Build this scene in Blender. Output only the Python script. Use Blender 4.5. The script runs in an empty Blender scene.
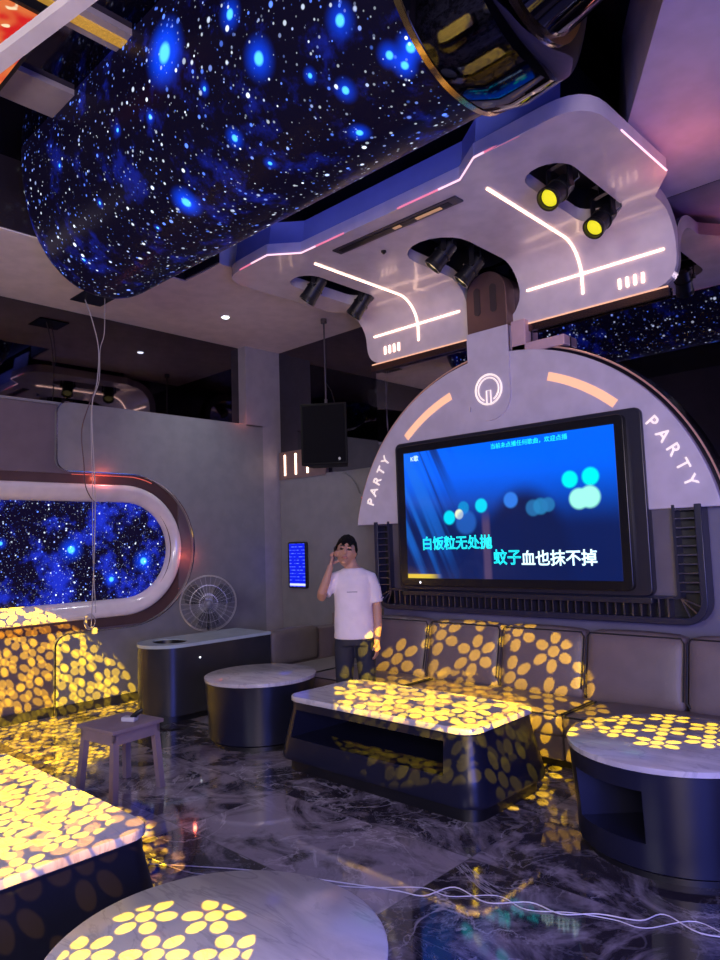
import bpy, bmesh, math, random
from mathutils import Vector, Matrix
from math import pi, sin, cos, radians as rad
random.seed(7)
S = bpy.context.scene
COL = S.collection

# ------------------------------------------------------------------ camera
EYE = Vector((0, 0, 1.6))
def cam_axes(yaw, pitch, roll):
    F = Vector((-sin(yaw)*cos(pitch), cos(yaw)*cos(pitch), sin(pitch)))
    R0 = Vector((cos(yaw), sin(yaw), 0)); U0 = R0.cross(F)
    R = R0*cos(roll) + U0*sin(roll); U = -R0*sin(roll) + U0*cos(roll)
    return R, U, F
R_, U_, F_ = cam_axes(rad(43.317), rad(5.126), rad(-1.839))
cd = bpy.data.cameras.new('camera'); cam = bpy.data.objects.new('camera', cd); COL.objects.link(cam)
m = Matrix((R_, U_, -F_)).transposed().to_4x4(); m.translation = EYE
cam.matrix_world = m
cd.sensor_fit = 'HORIZONTAL'; cd.sensor_width = 36; cd.lens = 695/720*36; cd.clip_start = .05; cd.clip_end = 60
S.camera = cam

# ------------------------------------------------------------------ world, lights, exposure
W = bpy.data.worlds.new('world'); S.world = W; W.use_nodes = True
W.node_tree.nodes['Background'].inputs[0].default_value = (.10, .09, .16, 1)
W.node_tree.nodes['Background'].inputs[1].default_value = .3
S.view_settings.view_transform = 'Standard'; S.view_settings.look = 'None'
S.view_settings.gamma = 1; S.view_settings.exposure = 0; S.view_settings.use_curve_mapping = False
S.cycles.max_bounces = 8; S.cycles.glossy_bounces = 5; S.cycles.diffuse_bounces = 4
S.cycles.use_denoising = True; S.cycles.sample_clamp_indirect = 4; S.cycles.caustics_reflective = False; S.cycles.caustics_refractive = False

def aim(o, target):
    o.rotation_euler = (Vector(target)-o.location).to_track_quat('-Z', 'Y').to_euler()
def area(name, loc, target, size, power, color, sy=None):
    l = bpy.data.lights.new(name, 'AREA'); l.energy = power; l.color = color
    l.shape = 'RECTANGLE'; l.size = size; l.size_y = sy or size
    o = bpy.data.objects.new(name, l); COL.objects.link(o); o.location = loc; aim(o, target); return o
area('room_wash', (1.5, -2.2, 2.3), (-3.4, 4.4, 3.2), 2.0, 190, (1.0, .80, .84), 1.6)  # added soft fill standing in for the room's general light
area('blue_fill', (1.4, .8, 1.3), (-2.0, 3.4, .1), 1.6, 130, (.12, .16, 1.0), 1.6)  # added unseen blue fill for tables and floor; no screen stands here
area('pod_glow_fill', (-3.4, 3.42, 4.55), (-3.4, 3.75, 4.1), 2.3, 3.5, (.20, .24, 1.0), .15)  # added lamp standing in for the pod screen's blue light on the upstand
area('console_wash', (-2.0, -1.8, 2.7), (-6.6, 3.8, 2.6), 1.2, 85, (.95, .90, 1.0), 1.2)  # added soft fill brightening the left wall and soffit

# ------------------------------------------------------------------ node helpers
class N:
    def __init__(s, nt): s.nt = nt
    def new(s, t, **k):
        n = s.nt.nodes.new(t)
        for a, b in k.items(): setattr(n, a, b)
        return n
    def put(s, sock, v):
        if isinstance(v, X): s.nt.links.new(v.o, sock)
        elif v is not None: sock.default_value = v
    def m(s, op, a, b=None, c=None, clamp=False):
        n = s.new('ShaderNodeMath', operation=op); n.use_clamp = clamp
        s.put(n.inputs[0], a)
        if b is not None: s.put(n.inputs[1], b)
        if c is not None: s.put(n.inputs[2], c)
        return X(s, n.outputs[0])
    def v(s, op, a, b=None, scale=None):
        n = s.new('ShaderNodeVectorMath', operation=op)
        s.put(n.inputs[0], a)
        if b is not None: s.put(n.inputs[1], b)
        if scale is not None: s.put(n.inputs['Scale'], scale)
        return X(s, n.outputs['Value'] if op in ('LENGTH', 'DISTANCE', 'DOT_PRODUCT') else n.outputs['Vector'])
    def coord(s, which='Object'): return X(s, s.new('ShaderNodeTexCoord').outputs[which])
    def sep(s, v):
        n = s.new('ShaderNodeSeparateXYZ'); s.put(n.inputs[0], v); return [X(s, o) for o in n.outputs]
    def comb(s, x, y, z=0.):
        n = s.new('ShaderNodeCombineXYZ')
        for i, q in enumerate((x, y, z)): s.put(n.inputs[i], q)
        return X(s, n.outputs[0])
    def noise(s, vec, scale, detail=3, rough=.55, dist=0., out='Fac'):
        n = s.new('ShaderNodeTexNoise'); s.put(n.inputs['Vector'], vec)
        n.inputs['Scale'].default_value = scale; n.inputs['Detail'].default_value = detail
        n.inputs['Roughness'].default_value = rough; n.inputs['Distortion'].default_value = dist
        return X(s, n.outputs[out])
    def voro(s, vec, scale, rnd=1.):
        n = s.new('ShaderNodeTexVoronoi'); s.put(n.inputs['Vector'], vec); n.inputs['Scale'].default_value = scale
        n.inputs['Randomness'].default_value = rnd
        return X(s, n.outputs['Distance']), X(s, n.outputs['Color'])
    def ramp(s, x, a, b, lo=0., hi=1.):
        n = s.new('ShaderNodeMapRange', interpolation_type='SMOOTHSTEP'); s.put(n.inputs[0], x)
        for i, q in ((1, a), (2, b), (3, lo), (4, hi)): s.put(n.inputs[i], q)
        return X(s, n.outputs[0])
    def mix(s, f, a, b):
        n = s.new('ShaderNodeMix', data_type='RGBA'); s.put(n.inputs[0], f)
        for i, q in ((6, a), (7, b)):
            s.put(n.inputs[i], (*q, 1) if isinstance(q, tuple) and len(q) == 3 else q)
        return X(s, n.outputs[2])
    def scale(s, c, f):
        if isinstance(c, tuple): c = tuple(c[:3])
        return s.v('SCALE', c, scale=f)
    def add(s, a, b): return s.v('ADD', a, b)
class X:
    def __init__(s, n, o): s.n, s.o = n, o
    def __add__(s, b): return s.n.m('ADD', s, b)
    def __sub__(s, b): return s.n.m('SUBTRACT', s, b)
    def __rsub__(s, b): return s.n.m('SUBTRACT', b, s)
    def __mul__(s, b): return s.n.m('MULTIPLY', s, b)
    def __truediv__(s, b): return s.n.m('DIVIDE', s, b)
    __radd__ = __add__; __rmul__ = __mul__

MATS = {}
def mat(name, color=(.5, .5, .5), rough=.5, metal=0., emit=None, es=1., coat=0., spec=None, bump=None):
    if name in MATS: return MATS[name]
    M = bpy.data.materials.new(name); M.use_nodes = True; b = M.node_tree.nodes['Principled BSDF']; n = N(M.node_tree)
    # a touch of procedural variation keeps every surface a node material
    base = n.noise(n.coord(), 6, 2)
    c = n.mix(n.ramp(base, .3, .7), tuple(q*.94 for q in color), tuple(min(1, q*1.05) for q in color))
    n.put(b.inputs['Base Color'], c)
    b.inputs['Roughness'].default_value = rough; b.inputs['Metallic'].default_value = metal
    if coat: b.inputs['Coat Weight'].default_value = coat; b.inputs['Coat Roughness'].default_value = .05
    if spec is not None: b.inputs['Specular IOR Level'].default_value = spec
    if emit: b.inputs['Emission Color'].default_value = (*emit, 1); b.inputs['Emission Strength'].default_value = es
    if bump:
        bn = n.new('ShaderNodeBump'); bn.inputs['Strength'].default_value = bump[1]; bn.inputs['Distance'].default_value = .02
        n.put(bn.inputs['Height'], n.noise(n.coord(), bump[0], 4)); M.node_tree.links.new(bn.outputs[0], b.inputs['Normal'])
    MATS[name] = M; return M

def star_mat(name, glows, dens=13., neb=1., base_blue=.35, coreS=1., nsc=3.5, nlo=.52):
    """LED screen showing a star field: an emissive surface, dots, nebula patches, a few large stars"""
    M = bpy.data.materials.new(name); M.use_nodes = True; n = N(M.node_tree); b = M.node_tree.nodes['Principled BSDF']
    P = n.coord()
    def layer(sc, lo, hi, amp, off):
        d, c = n.voro(n.v('ADD', P, (off, off*1.7, off*.3)), sc)
        r, g, bb = n.sep(c)
        rad_ = r*r*(hi-lo) + lo
        dot = n.m('SUBTRACT', 1., n.ramp(d/rad_, .55, 1.0))
        col = n.mix(n.ramp(g, .25, .75), (.10, .22, 1.), (.75, .85, 1.))
        return n.scale(col, dot*(bb*.7+.3)*amp)
    st = n.add(n.add(layer(dens, .09, .29, 2.0, 3.1), layer(dens*1.35, .08, .26, 1.3, 5.3)), layer(dens*2.2, .08, .30, .55, 8.7))
    neb1 = n.ramp(n.noise(P, nsc, 5, .68, .0), nlo, nlo+.20)
    st = n.add(st, n.scale((.01, .03, .62), neb1*neb))
    st = n.add(st, n.scale((.012, .006, .05), base_blue))
    for (x, y, z, r, a) in glows:
        d = n.v('DISTANCE', P, (x, y, z))
        st = n.add(st, n.scale((.0, .06, 1.0), n.ramp(d, r*2.6, 0., 0., a)))
        st = n.add(st, n.scale((.10, .62, 1.0), n.ramp(d, r*.8, r*.4, 0., 1.3*coreS)))
    n.put(b.inputs['Base Color'], (.004, .004, .01, 1)); b.inputs['Roughness'].default_value = .3; b.inputs['Specular IOR Level'].default_value = .06
    n.put(b.inputs['Emission Color'], st); b.inputs['Emission Strength'].default_value = 1.0
    return M

# ------------------------------------------------------------------ mesh helpers
class MB:
    def __init__(s): s.bm = bmesh.new()
    def face(s, pts):
        vs = [s.bm.verts.new(p) for p in pts]; return s.bm.faces.new(vs)
    def box(s, lo, hi, rz=0., c=None, bevel=0.):
        x0, y0, z0 = lo; x1, y1, z1 = hi
        t = bmesh.new(); bmesh.ops.create_cube(t, size=1)
        for v in t.verts:
            v.co = Vector(((x0+x1)/2+v.co.x*(x1-x0), (y0+y1)/2+v.co.y*(y1-y0), (z0+z1)/2+v.co.z*(z1-z0)))
        if bevel: bmesh.ops.bevel(t, geom=t.edges[:], offset=bevel, segments=3, affect='EDGES', profile=.6)
        if rz:
            cc = Vector(c) if c else Vector(((x0+x1)/2, (y0+y1)/2, 0))
            bmesh.ops.rotate(t, verts=t.verts, cent=cc, matrix=Matrix.Rotation(rz, 3, 'Z'))
        s.merge(t); return s
    def merge(s, t, M=None):
        if M is not None: bmesh.ops.transform(t, matrix=M, verts=t.verts)
        me = bpy.data.meshes.new('t'); t.to_mesh(me); t.free(); s.bm.from_mesh(me); bpy.data.meshes.remove(me); return s
    def cyl(s, a, b, r, r2=None, seg=24, caps=True):
        a, b = Vector(a), Vector(b); d = b-a; t = bmesh.new()
        bmesh.ops.create_cone(t, cap_ends=caps, segments=seg, radius1=r, radius2=r if r2 is None else r2, depth=d.length)
        M = Matrix.Translation((a+b)/2) @ d.to_track_quat('Z', 'Y').to_matrix().to_4x4()
        return s.merge(t, M)
    def sphere(s, c, r, seg=20, sc=(1, 1, 1)):
        t = bmesh.new(); bmesh.ops.create_uvsphere(t, u_segments=seg, v_segments=max(8, seg//2), radius=r)
        return s.merge(t, Matrix.Translation(c) @ Matrix.Diagonal((*sc, 1)))
    def prism(s, poly, z0, z1, axis='z'):
        def P(p, h): return (p[0], p[1], h) if axis == 'z' else ((p[0], h, p[1]) if axis == 'y' else (h, p[0], p[1]))
        a = [s.bm.verts.new(P(p, z0)) for p in poly]; b = [s.bm.verts.new(P(p, z1)) for p in poly]; k = len(poly)
        s.bm.faces.new(a[::-1]); s.bm.faces.new(b)
        for i in range(k): s.bm.faces.new((a[i], a[(i+1) % k], b[(i+1) % k], b[i]))
        return s
    def loft(s, rings, close=True, cap=(True, True)):
        R = [[s.bm.verts.new(p) for p in r] for r in rings]; k = len(R[0])
        for a, b in zip(R, R[1:]):
            for i in range(k if close else k-1): s.bm.faces.new((a[i], a[(i+1) % k], b[(i+1) % k], b[i]))
        if cap[0]: s.bm.faces.new(R[0][::-1])
        if cap[1]: s.bm.faces.new(R[-1])
        return s
    def tube(s, pts, r, seg=8, closed=False, cap=True):
        P = [Vector(p) for p in pts]; rings = []; up = Vector((0, 0, 1)); last = None
        for i, p in enumerate(P):
            if closed: d = P[(i+1) % len(P)]-P[i-1]
            else: d = P[min(i+1, len(P)-1)]-P[max(i-1, 0)]
            d.normalize()
            if last is None:
                u = d.orthogonal().normalized()
            else:
                u = (last-d*last.dot(d)); u = u.normalized() if u.length > 1e-6 else d.orthogonal().normalized()
            last = u; w = d.cross(u); rr = r[i] if isinstance(r, (list, tuple)) else r
            rings.append([p+u*cos(2*pi*k/seg)*rr+w*sin(2*pi*k/seg)*rr for k in range(seg)])
        if closed:
            R = [[s.bm.verts.new(q) for q in g] for g in rings]
            for i in range(len(R)):
                a, b = R[i], R[(i+1) % len(R)]
                for k in range(seg): s.bm.faces.new((a[k], a[(k+1) % seg], b[(k+1) % seg], b[k]))
            return s
        return s.loft(rings, True, (cap, cap))
    def lathe(s, prof, c=(0, 0), seg=48):
        rings = [[(c[0]+r*cos(2*pi*k/seg), c[1]+r*sin(2*pi*k/seg), z) for k in range(seg)] for r, z in prof]
        return s.loft(rings)

def link(o): COL.objects.link(o); return o
def root_of(o):
    v = Vector((0, 0, 0))
    while o is not None: v = v+o.location; o = o.parent
    return v
def obj(name, mb, material, parent=None, smooth=True, local=False, angle=35, bevel=None):
    bm = mb.bm if isinstance(mb, MB) else mb
    bmesh.ops.recalc_face_normals(bm, faces=bm.faces[:])
    if parent is not None and not local:
        off = root_of(parent)
        for v in bm.verts: v.co -= off
    me = bpy.data.meshes.new(name); bm.to_mesh(me); bm.free()
    ms = material if isinstance(material, (list, tuple)) else [material]
    for q in ms: me.materials.append(q)
    if smooth:
        for p in me.polygons: p.use_smooth = True
        try: me.set_sharp_from_angle(angle=rad(angle))
        except Exception: pass
    o = link(bpy.data.objects.new(name, me))
    if parent is not None: o.parent = parent
    if bevel:
        mo = o.modifiers.new('bevel', 'BEVEL'); mo.width = bevel; mo.segments = 3; mo.limit_method = 'ANGLE'; mo.angle_limit = rad(40)
    return o
def tag(o, label, cat, group=None, kind=None):
    o['label'] = label; o['category'] = cat
    if group: o['group'] = group
    if kind: o['kind'] = kind
    return o
def thing(name, label, cat, loc=(0, 0, 0), rz=0., group=None):
    o = link(bpy.data.objects.new(name, None)); o.location = loc; o.rotation_euler = (0, 0, rz); o.empty_display_size = .1
    return tag(o, label, cat, group)
def struct(name, mb, m, smooth=False, parent=None, **k):
    o = obj(name, mb, m, parent, smooth, **k)
    if parent is None: o['kind'] = 'structure'
    return o
def copy_tree(o, parent=None):
    c = o.copy(); COL.objects.link(c)
    if parent is not None: c.parent = parent
    for ch in list(o.children): copy_tree(ch, c)
    return c
def arc(cx, cy, r, a0, a1, n): return [(cx+r*cos(a0+(a1-a0)*i/n), cy+r*sin(a0+(a1-a0)*i/n)) for i in range(n+1)]
def rrect(x0, y0, x1, y1, r, n=8):
    return arc(x1-r, y1-r, r, 0, pi/2, n)+arc(x0+r, y1-r, r, pi/2, pi, n)+arc(x0+r, y0+r, r, pi, 1.5*pi, n)+arc(x1-r, y0+r, r, 1.5*pi, 2*pi, n)
def round_poly(pts, rs, n=6):
    out = []; k = len(pts)
    for i, p in enumerate(pts):
        r = rs[i] if isinstance(rs, (list, tuple)) else rs
        p = Vector(p); a = (Vector(pts[i-1])-p); b = (Vector(pts[(i+1) % k])-p)
        if r <= 0: out.append(tuple(p)); continue
        ang = a.angle(b); t = min(r/math.tan(ang/2), a.length*.49, b.length*.49); a.normalize(); b.normalize()
        s0, s1 = p+a*t, p+b*t
        for j in range(n+1):
            q = j/n; out.append(tuple(s0*(1-q)**2+p*2*q*(1-q)+s1*q*q))
    return out
def skin(verts, edges, radii, sub=1):
    me = bpy.data.meshes.new('s'); me.from_pydata(verts, edges, []); o = link(bpy.data.objects.new('s', me))
    mo = o.modifiers.new('skin', 'SKIN'); mo.use_smooth_shade = True
    me.skin_vertices[0].data[0].use_root = True
    for i, r in enumerate(radii):
        me.skin_vertices[0].data[i].radius = (r, r) if not isinstance(r, tuple) else r
    if sub: o.modifiers.new('sub', 'SUBSURF').levels = sub
    dg = bpy.context.evaluated_depsgraph_get(); dg.update()
    r = bpy.data.meshes.new_from_object(o.evaluated_get(dg))
    bpy.data.objects.remove(o); t = bmesh.new(); t.from_mesh(r); bpy.data.meshes.remove(r); return t
def remesh(mb, voxel, smooth_it=2):
    """fuse overlapping closed shapes into one continuous surface"""
    bm = mb.bm; bmesh.ops.recalc_face_normals(bm, faces=bm.faces[:])
    me = bpy.data.meshes.new('r'); bm.to_mesh(me); bm.free(); o = link(bpy.data.objects.new('r', me))
    mo = o.modifiers.new('r', 'REMESH'); mo.mode = 'VOXEL'; mo.voxel_size = voxel
    if smooth_it:
        sm = o.modifiers.new('s', 'SMOOTH'); sm.iterations = smooth_it; sm.factor = .5
    dg = bpy.context.evaluated_depsgraph_get(); dg.update()
    r = bpy.data.meshes.new_from_object(o.evaluated_get(dg)); bpy.data.objects.remove(o)
    t = MB(); t.bm.from_mesh(r); bpy.data.meshes.remove(r); return t

# ------------------------------------------------------------------ materials
WHITE = mat('white lacquer', (.74, .66, .68), .2, coat=.3)
DOMEW = mat('white panel', (.62, .57, .66), .35)
GREY = mat('grey wall panel', (.22, .215, .24), .38)
MAUVE = mat('mauve wall', (.15, .115, .14), .45)
SOFF = mat('ceiling paint', (.80, .70, .70), .6)
BLACK = mat('black', (.006, .006, .009), .4)
DARKG = mat('black glass', (.12, .11, .135), .03, metal=1.)
CEILG = mat('dark mirror ceiling', (.10, .09, .12), .06, metal=1.)
CHROME = mat('chrome', (.7, .68, .7), .12, metal=1.)
BRONZE = mat('bronze trim', (.22, .14, .12), .25, metal=1.)
GOLD = mat('gold trim', (.75, .52, .22), .22, metal=1.)
DGLOSS = mat('dark gloss', (.012, .014, .03), .12, coat=.5)
CHANNEL = mat('dark channel', (.10, .055, .055), .3)
LEDW = mat('white led', (1, 1, 1), .5, emit=(1., .62, .42), es=4.5)
LEDO = mat('amber led', (.3, .2, .15), .5, emit=(1., .50, .31), es=.98)
LEDG = mat('gold led', (1, .8, .6), .5, emit=(1., .55, .25), es=1.6)
LEDR = mat('red led', (1, .3, .2), .5, emit=(1., .12, .07), es=.35)
PIPE = mat('dark piping', (.01, .009, .012), .6)
def lacquer():
    M = mat('blue grey lacquer', (.010, .011, .026), .30, metal=0., spec=.4); return M
LAC = lacquer()
LEATHER = mat('brown grey leather', (.19, .148, .148), .42, bump=(70, .15))

def marble_floor():
    M = bpy.data.materials.new('dark marble tiles'); M.use_nodes = True; n = N(M.node_tree); b = M.node_tree.nodes['Principled BSDF']
    P = n.coord(); x, y, z = n.sep(P)
    tx = (x+2.15+30)/1.5; ty = (y-3.0+30.24)/.72
    ix = n.m('FLOOR', tx); iy = n.m('FLOOR', ty); fx = n.m('FRACT', tx); fy = n.m('FRACT', ty)
    wn = n.new('ShaderNodeTexWhiteNoise', noise_dimensions='2D'); n.put(wn.inputs['Vector'], n.comb(ix, iy))
    val = X(n, wn.outputs['Value']); colr = X(n, wn.outputs['Color'])
    Q = n.v('ADD', P, n.v('SCALE', colr, scale=9.))
    big = n.noise(Q, 1.7, 6, .62, 2.4)
    tone = n.ramp(big + (val-.5)*.20, .38, .62)
    vein1 = n.ramp(n.m('ABSOLUTE', n.noise(Q, 1.9, 6, .6, 1.2)-.5), .0, .022, 1., 0.)
    vein2 = n.ramp(n.m('ABSOLUTE', n.noise(Q, 4.5, 6, .65, .8)-.5), .0, .016, 1., 0.)
    vm = n.ramp(n.noise(Q, 1.2, 3), .42, .62)
    c = n.mix(tone, (.030, .025, .034), (.30, .26, .31))
    c = n.mix(vein1*.55*(vm*.8+.2), c, (.62, .58, .64))
    c = n.mix(vein2*.30*vm, c, (.5, .47, .52))
    ex = n.m('MINIMUM', fx, 1.-fx)*1.5; ey = n.m('MINIMUM', fy, 1.-fy)*.72
    g = n.ramp(n.m('MINIMUM', ex, ey), .001, .0035, 1., 0.)
    c = n.mix(g, c, (.12, .11, .12))
    n.put(b.inputs['Base Color'], c); n.put(b.inputs['Roughness'], n.noise(P, 5, 3)*.05+.025)
    b.inputs['Specular IOR Level'].default_value = .75
    return M
def marble_top():
    M = bpy.data.materials.new('white marble top'); M.use_nodes = True; n = N(M.node_tree); b = M.node_tree.nodes['Principled BSDF']
    P = n.coord(); Q = n.v('MULTIPLY', P, (1.2, 4.5, 1.))
    t = n.ramp(n.noise(Q, 1.6, 6, .6, 1.), .42, .7)
    v = n.ramp(n.m('ABSOLUTE', n.noise(Q, 1.1, 6, .6, 1.5)-.5), 0., .03, 1., 0.)
    c = n.mix(t*.6, (.62, .58, .60), (.38, .35, .40)); c = n.mix(v*.35, c, (.25, .23, .27))
    n.put(b.inputs['Base Color'], c); b.inputs['Roughness'].default_value = .16
    return M
FLOOR = marble_floor(); TOP = marble_top()

# ------------------------------------------------------------------ room shell
ZC = 4.15; XW = -7.05; YB = 5.9; YT = 5.42; ZR = 4.75
XR, YN = 2.2, -3.4
f = MB(); f.box((XW-.3, YN-.1, -.1), (XR+.1, YB+.2, 0)); struct('floor', f, FLOOR)
# left wall: mauve base wall below, black glass band above
f = MB()
SW = [(3.75+.815*cos(a), 1.6+.80*sin(a)) for a in [pi/2-pi*i/32 for i in range(33)]]   # pill end of the window recess
f.box((XW-.14, YN, 0), (XW, 2.9, 0.80)); f.box((XW-.14, YN, 2.40), (XW, 5.9, 3.12)); f.box((XW-.14, 2.9, 0), (XW, 5.9, .80))
f.box((XW-.14, 4.4, .8), (XW, 5.9, 2.4))
struct('wall_left', f, MAUVE)
f = MB(); f.box((XW-.2, YN, 3.12), (XW-.10, YB, ZC+.05)); struct('wall_left', f, DARKG)
f = MB(); f.box((XW-.10, YN, 3.10), (XW+.03, 5.35, 3.125)); struct('trim_1', f, GREY)
# raised grey panel with the pill shaped cut-out
poly = [(5.9, 0.0), (5.9, 3.13), (3.02, 3.13)]
poly = [(5.62, .0), (5.62, 3.135)]+arc(3.09, 3.015, .12, pi/2, pi, 6)+arc(3.09, 2.54, .12, pi, 1.5*pi, 6)
poly += [(3.75+.82*cos(a), 1.6+.82*sin(a)) for a in [pi/2-pi*i/32 for i in range(33)]]
poly += arc(3.09, .66, .12, pi/2, pi, 6)+[(2.97, 0.0)]
f = MB(); f.prism(poly, XW-.01, XW+.05, 'x'); struct('wall_left', f, GREY, smooth=True, angle=30)
edge = [Vector((XW+.052, p[0], p[1])) for p in poly[2:]]
f = MB(); f.tube(edge, .008, 6); struct('trim_2', f, CHROME, smooth=True)
f = MB(); f.box((XW+.0, 2.97, 0), (XW+.062, 5.3, .09)); struct('baseboard_left', f, mat('dark skirting', (.03, .03, .04), .3))
f = MB(); f.box((XW-.05, YN, 0), (XW+.03, 2.965, .09)); struct('baseboard_left', f, MATS['dark skirting'])
# pilaster in the corner
f = MB(); f.box((XW-.2, 5.36, 3.12), (-7.0, YB+.05, ZC+.02)); f.box((XW-.1, 5.62, 0), (-7.0, YB+.05, 3.12)); struct('wall_left', f, mat('pilaster', (.32, .29, .33), .4))
# rear wall left part
f = MB(); f.box((-7.05, YB, 0), (-4.8, YB+.1, 2.46)); struct('wall_back', f, GREY)
f = MB(); f.box((-7.0, YB+.02, 2.46), (-4.8, YB+.1, ZC+.1)); struct('wall_back', f, DARKG)
# wall that carries the screen: painted below, black glass above
f = MB(); f.box((-4.83, YT, 0), (XR, YT+.6, 1.9)); struct('wall_back', f, mat('blue grey wall', (.17, .16, .24), .45))
f = MB(); f.box((-4.83, YT+.005, 1.9), (XR, YT+.6, ZR)); struct('wall_back', f, mat('black glass wall', (.42, .40, .48), .02, metal=1.))
f = MB(); f.box((XR, YN, 0), (XR+.1, YB, ZR)); struct('wall_right', f, mat('dark wall', (.05, .045, .07), .6))
f = MB(); f.box((XW-.3, YN-.1, 0), (XR+.1, YN, ZR)); struct('wall_rear', f, MATS['dark wall'])
# ceiling: dropped soffits round a deep recess with a dark mirror roof
f = MB()
f.box((XW-.2, YN, ZC), (-5.62, YB+.1, ZR)); f.box((-5.62, 5.0, ZC), (-4.83, YB+.1, ZR)); f.box((-5.62, 3.60, ZC), (-5.05, 5.0, ZR))
struct('ceiling', f, SOFF)
f = MB(); f.prism([(-2.12, 5.42), (-1.57, 4.22), (-1.02, 3.32), (.2, 1.4), (XR, 1.4), (XR, 5.42)], ZC+.02, ZR)
struct('ceiling', f, mat('ceiling panel right', (.60, .50, .66), .5))
f = MB(); f.box((XW-.2, YN, ZR), (XR+.1, YB+.2, ZR+.1)); struct('ceiling', f, CEILG)
f = MB(); f.box((-5.05, 3.75, ZR-.3), (-1.9, 5.41, ZR)); struct('ceiling', f, BLACK)
# pale beam, grey bands and the next recess at the upper left
f = MB(); f.prism([(-5.62, .86), (-1.6, 1.56), (-1.6, 1.62), (-5.62, .97)], ZC, ZC+.05); struct('ceiling', f, SOFF)
f = MB(); f.box((-4.80, 1.1, ZR-.04), (-4.45, 2.6, ZR)); struct('trim_3', f, mat('grey ceiling band', (.36, .30, .31), .5))
f = MB(); f.box((-3.86, 1.1, ZR-.04), (-3.66, 2.6, ZR)); struct('trim_4', f, MATS['grey ceiling band'])
f = MB(); f.box((-3.80, 1.3, ZR-.05), (-3.72, 2.1, ZR-.04)); struct('trim_5', f, mat('gold strip', (.6, .4, .1), .3, metal=.5, emit=(1, .5, .05), es=.35, bump=(40, .6)))
f = MB(); f.box((-5.615, YN, ZC+.01), (-5.60, 3.6, ZR)); f.box((-5.6, 3.58, ZC+.01), (-5.05, 3.595, ZR)); struct('trim_11', f, mat('dark recess side', (.02, .014, .02), .3))

# ------------------------------------------------------------------ pill window with the star screen
win = thing('star_window', 'long pill shaped wall display of blue stars in a thick white surround', 'display', (XW, 3.0, 1.6))
def pill(r, yc, x, y0=-1.6, n=32, zc=1.6):
    return [(x, y0, zc+r)]+[(x, yc+r*cos(a), zc+r*sin(a)) for a in [pi/2-pi*i/n for i in range(n+1)]]+[(x, y0, zc-r)]
f = MB(); f.loft([pill(.69, 3.72, XW-.06), pill(.70, 3.72, XW+.02), pill(.685, 3.72, XW+.035), pill(.64, 3.72, XW+.03), pill(.58, 3.74, XW-.01), pill(.535, 3.76, XW-.04), pill(.52, 3.77, XW-.11)], close=False, cap=(False, False))
obj('frame', f, WHITE, win, angle=100)
f = MB(); f.loft([pill(.68, 3.75, XW-.125), pill(.68, 3.75, XW-.10)], cap=(True, True))
obj('screen', f, star_mat('window stars', [(-.1, .19, .02, .06, 1.), (-.1, 1.01, -.13, .06, 1.), (-.1, .63, -.31, .04, .8), (-.1, -.5, .1, .03, .7)], dens=26, neb=1.0, base_blue=.3, nsc=3.2, nlo=.46), win, smooth=False)
# dark channel between panel and surround
f = MB(); f.loft([pill(.83, 3.75, XW-.02), pill(.60, 3.70, XW-.02)], close=False, cap=(False, False)); struct('trim_6', f, CHANNEL)
f = MB(); f.tube([(XW-.01, 3.15+.04*i, 1.6+.80) for i in range(16)]+[(XW-.01, 3.75+.80*cos(a), 1.6+.80*sin(a)) for a in [pi/2-.1*i for i in range(1, 5)]], .006, 6); struct('trim_7', f, LEDR)
f = MB(); f.tube([(XW-.01, 3.75+.80*cos(a), 1.6+.80*sin(a)) for a in [.18-.1*i for i in range(0, 9)]], .006, 6); struct('trim_8', f, LEDR)

# ------------------------------------------------------------------ capsule ceiling screen
cap = thing('ceiling_pod', 'huge capsule shaped star screen hanging under the dark ceiling', 'ceiling display', (-3.6, 2.65, 3.7))
Y0, Y1, XL, ZT, ZB, NE, EE = 1.99, 3.324, -5.80, 4.756, 3.70, 2.261, .493
def caprings(xr, grow=0., nph=14):
    r = (Y1-Y0)/2; yc = (Y0+Y1)/2; rings = []
    for j in range(nph+1):
        q = pi/2*j/nph; sc = max(0.0, cos(q))**(2/NE); z = ZT-(ZT-ZB+grow)*sin(q)**(2/NE)
        if j == nph: sc = 0.02
        ring = [(xr, yc-(r+grow)*sc, z)]
        for k in range(25):
            a = 1.5*pi-pi*k/24; ring.append((XL+EE+(EE+grow)*sc*cos(a), yc+(r+grow)*sc*sin(a), z))
        ring.append((xr, yc+(r+grow)*sc, z)); rings.append(ring)
    return rings
f = MB(); rr = caprings(-1.74)
f.loft(rr, close=True, cap=(True, True))
glows = [(-3.33, 2.01, 4.43, .085, 1.6), (-2.61, 2.12, 4.07, .05, 1.0), (-3.66, 2.36, 3.78, .05, 1.3), (-3.00, 2.25, 3.87, .03, .8), (-3.59, 2.07, 4.19, .022, .6), (-5.00, 2.32, 3.81, .018, .6),
         (-4.42, 2.16, 3.99, .018, .6), (-3.95, 2.05, 4.26, .02, .6), (-2.07, 2.16, 3.99, .04, .8), (-1.80, 2.33, 3.80, .035, 1.1), (-1.87, 2.37, 3.77, .03, 1.), (-2.21, 2.33, 3.80, .03, .7), (-2.73, 2.03, 4.33, .04, .8),
         (-2.90, 2.42, 3.75, .02, .6), (-4.06, 2.39, 3.76, .015, .5), (-3.06, 2.10, 4.12, .02, .7), (-2.31, 2.53, 3.71, .03, .9), (-2.35, 2.23, 3.90, .02, .7), (-4.76, 2.03, 4.35, .02, .6), (-1.91, 2.31, 3.81, .03, .9)]
obj('star_screen', f, star_mat('capsule stars', [(a+3.6, b-2.65, c-3.7, r, s) for a, b, c, r, s in glows], dens=15, neb=.35, base_blue=.14), cap, angle=50)
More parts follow.
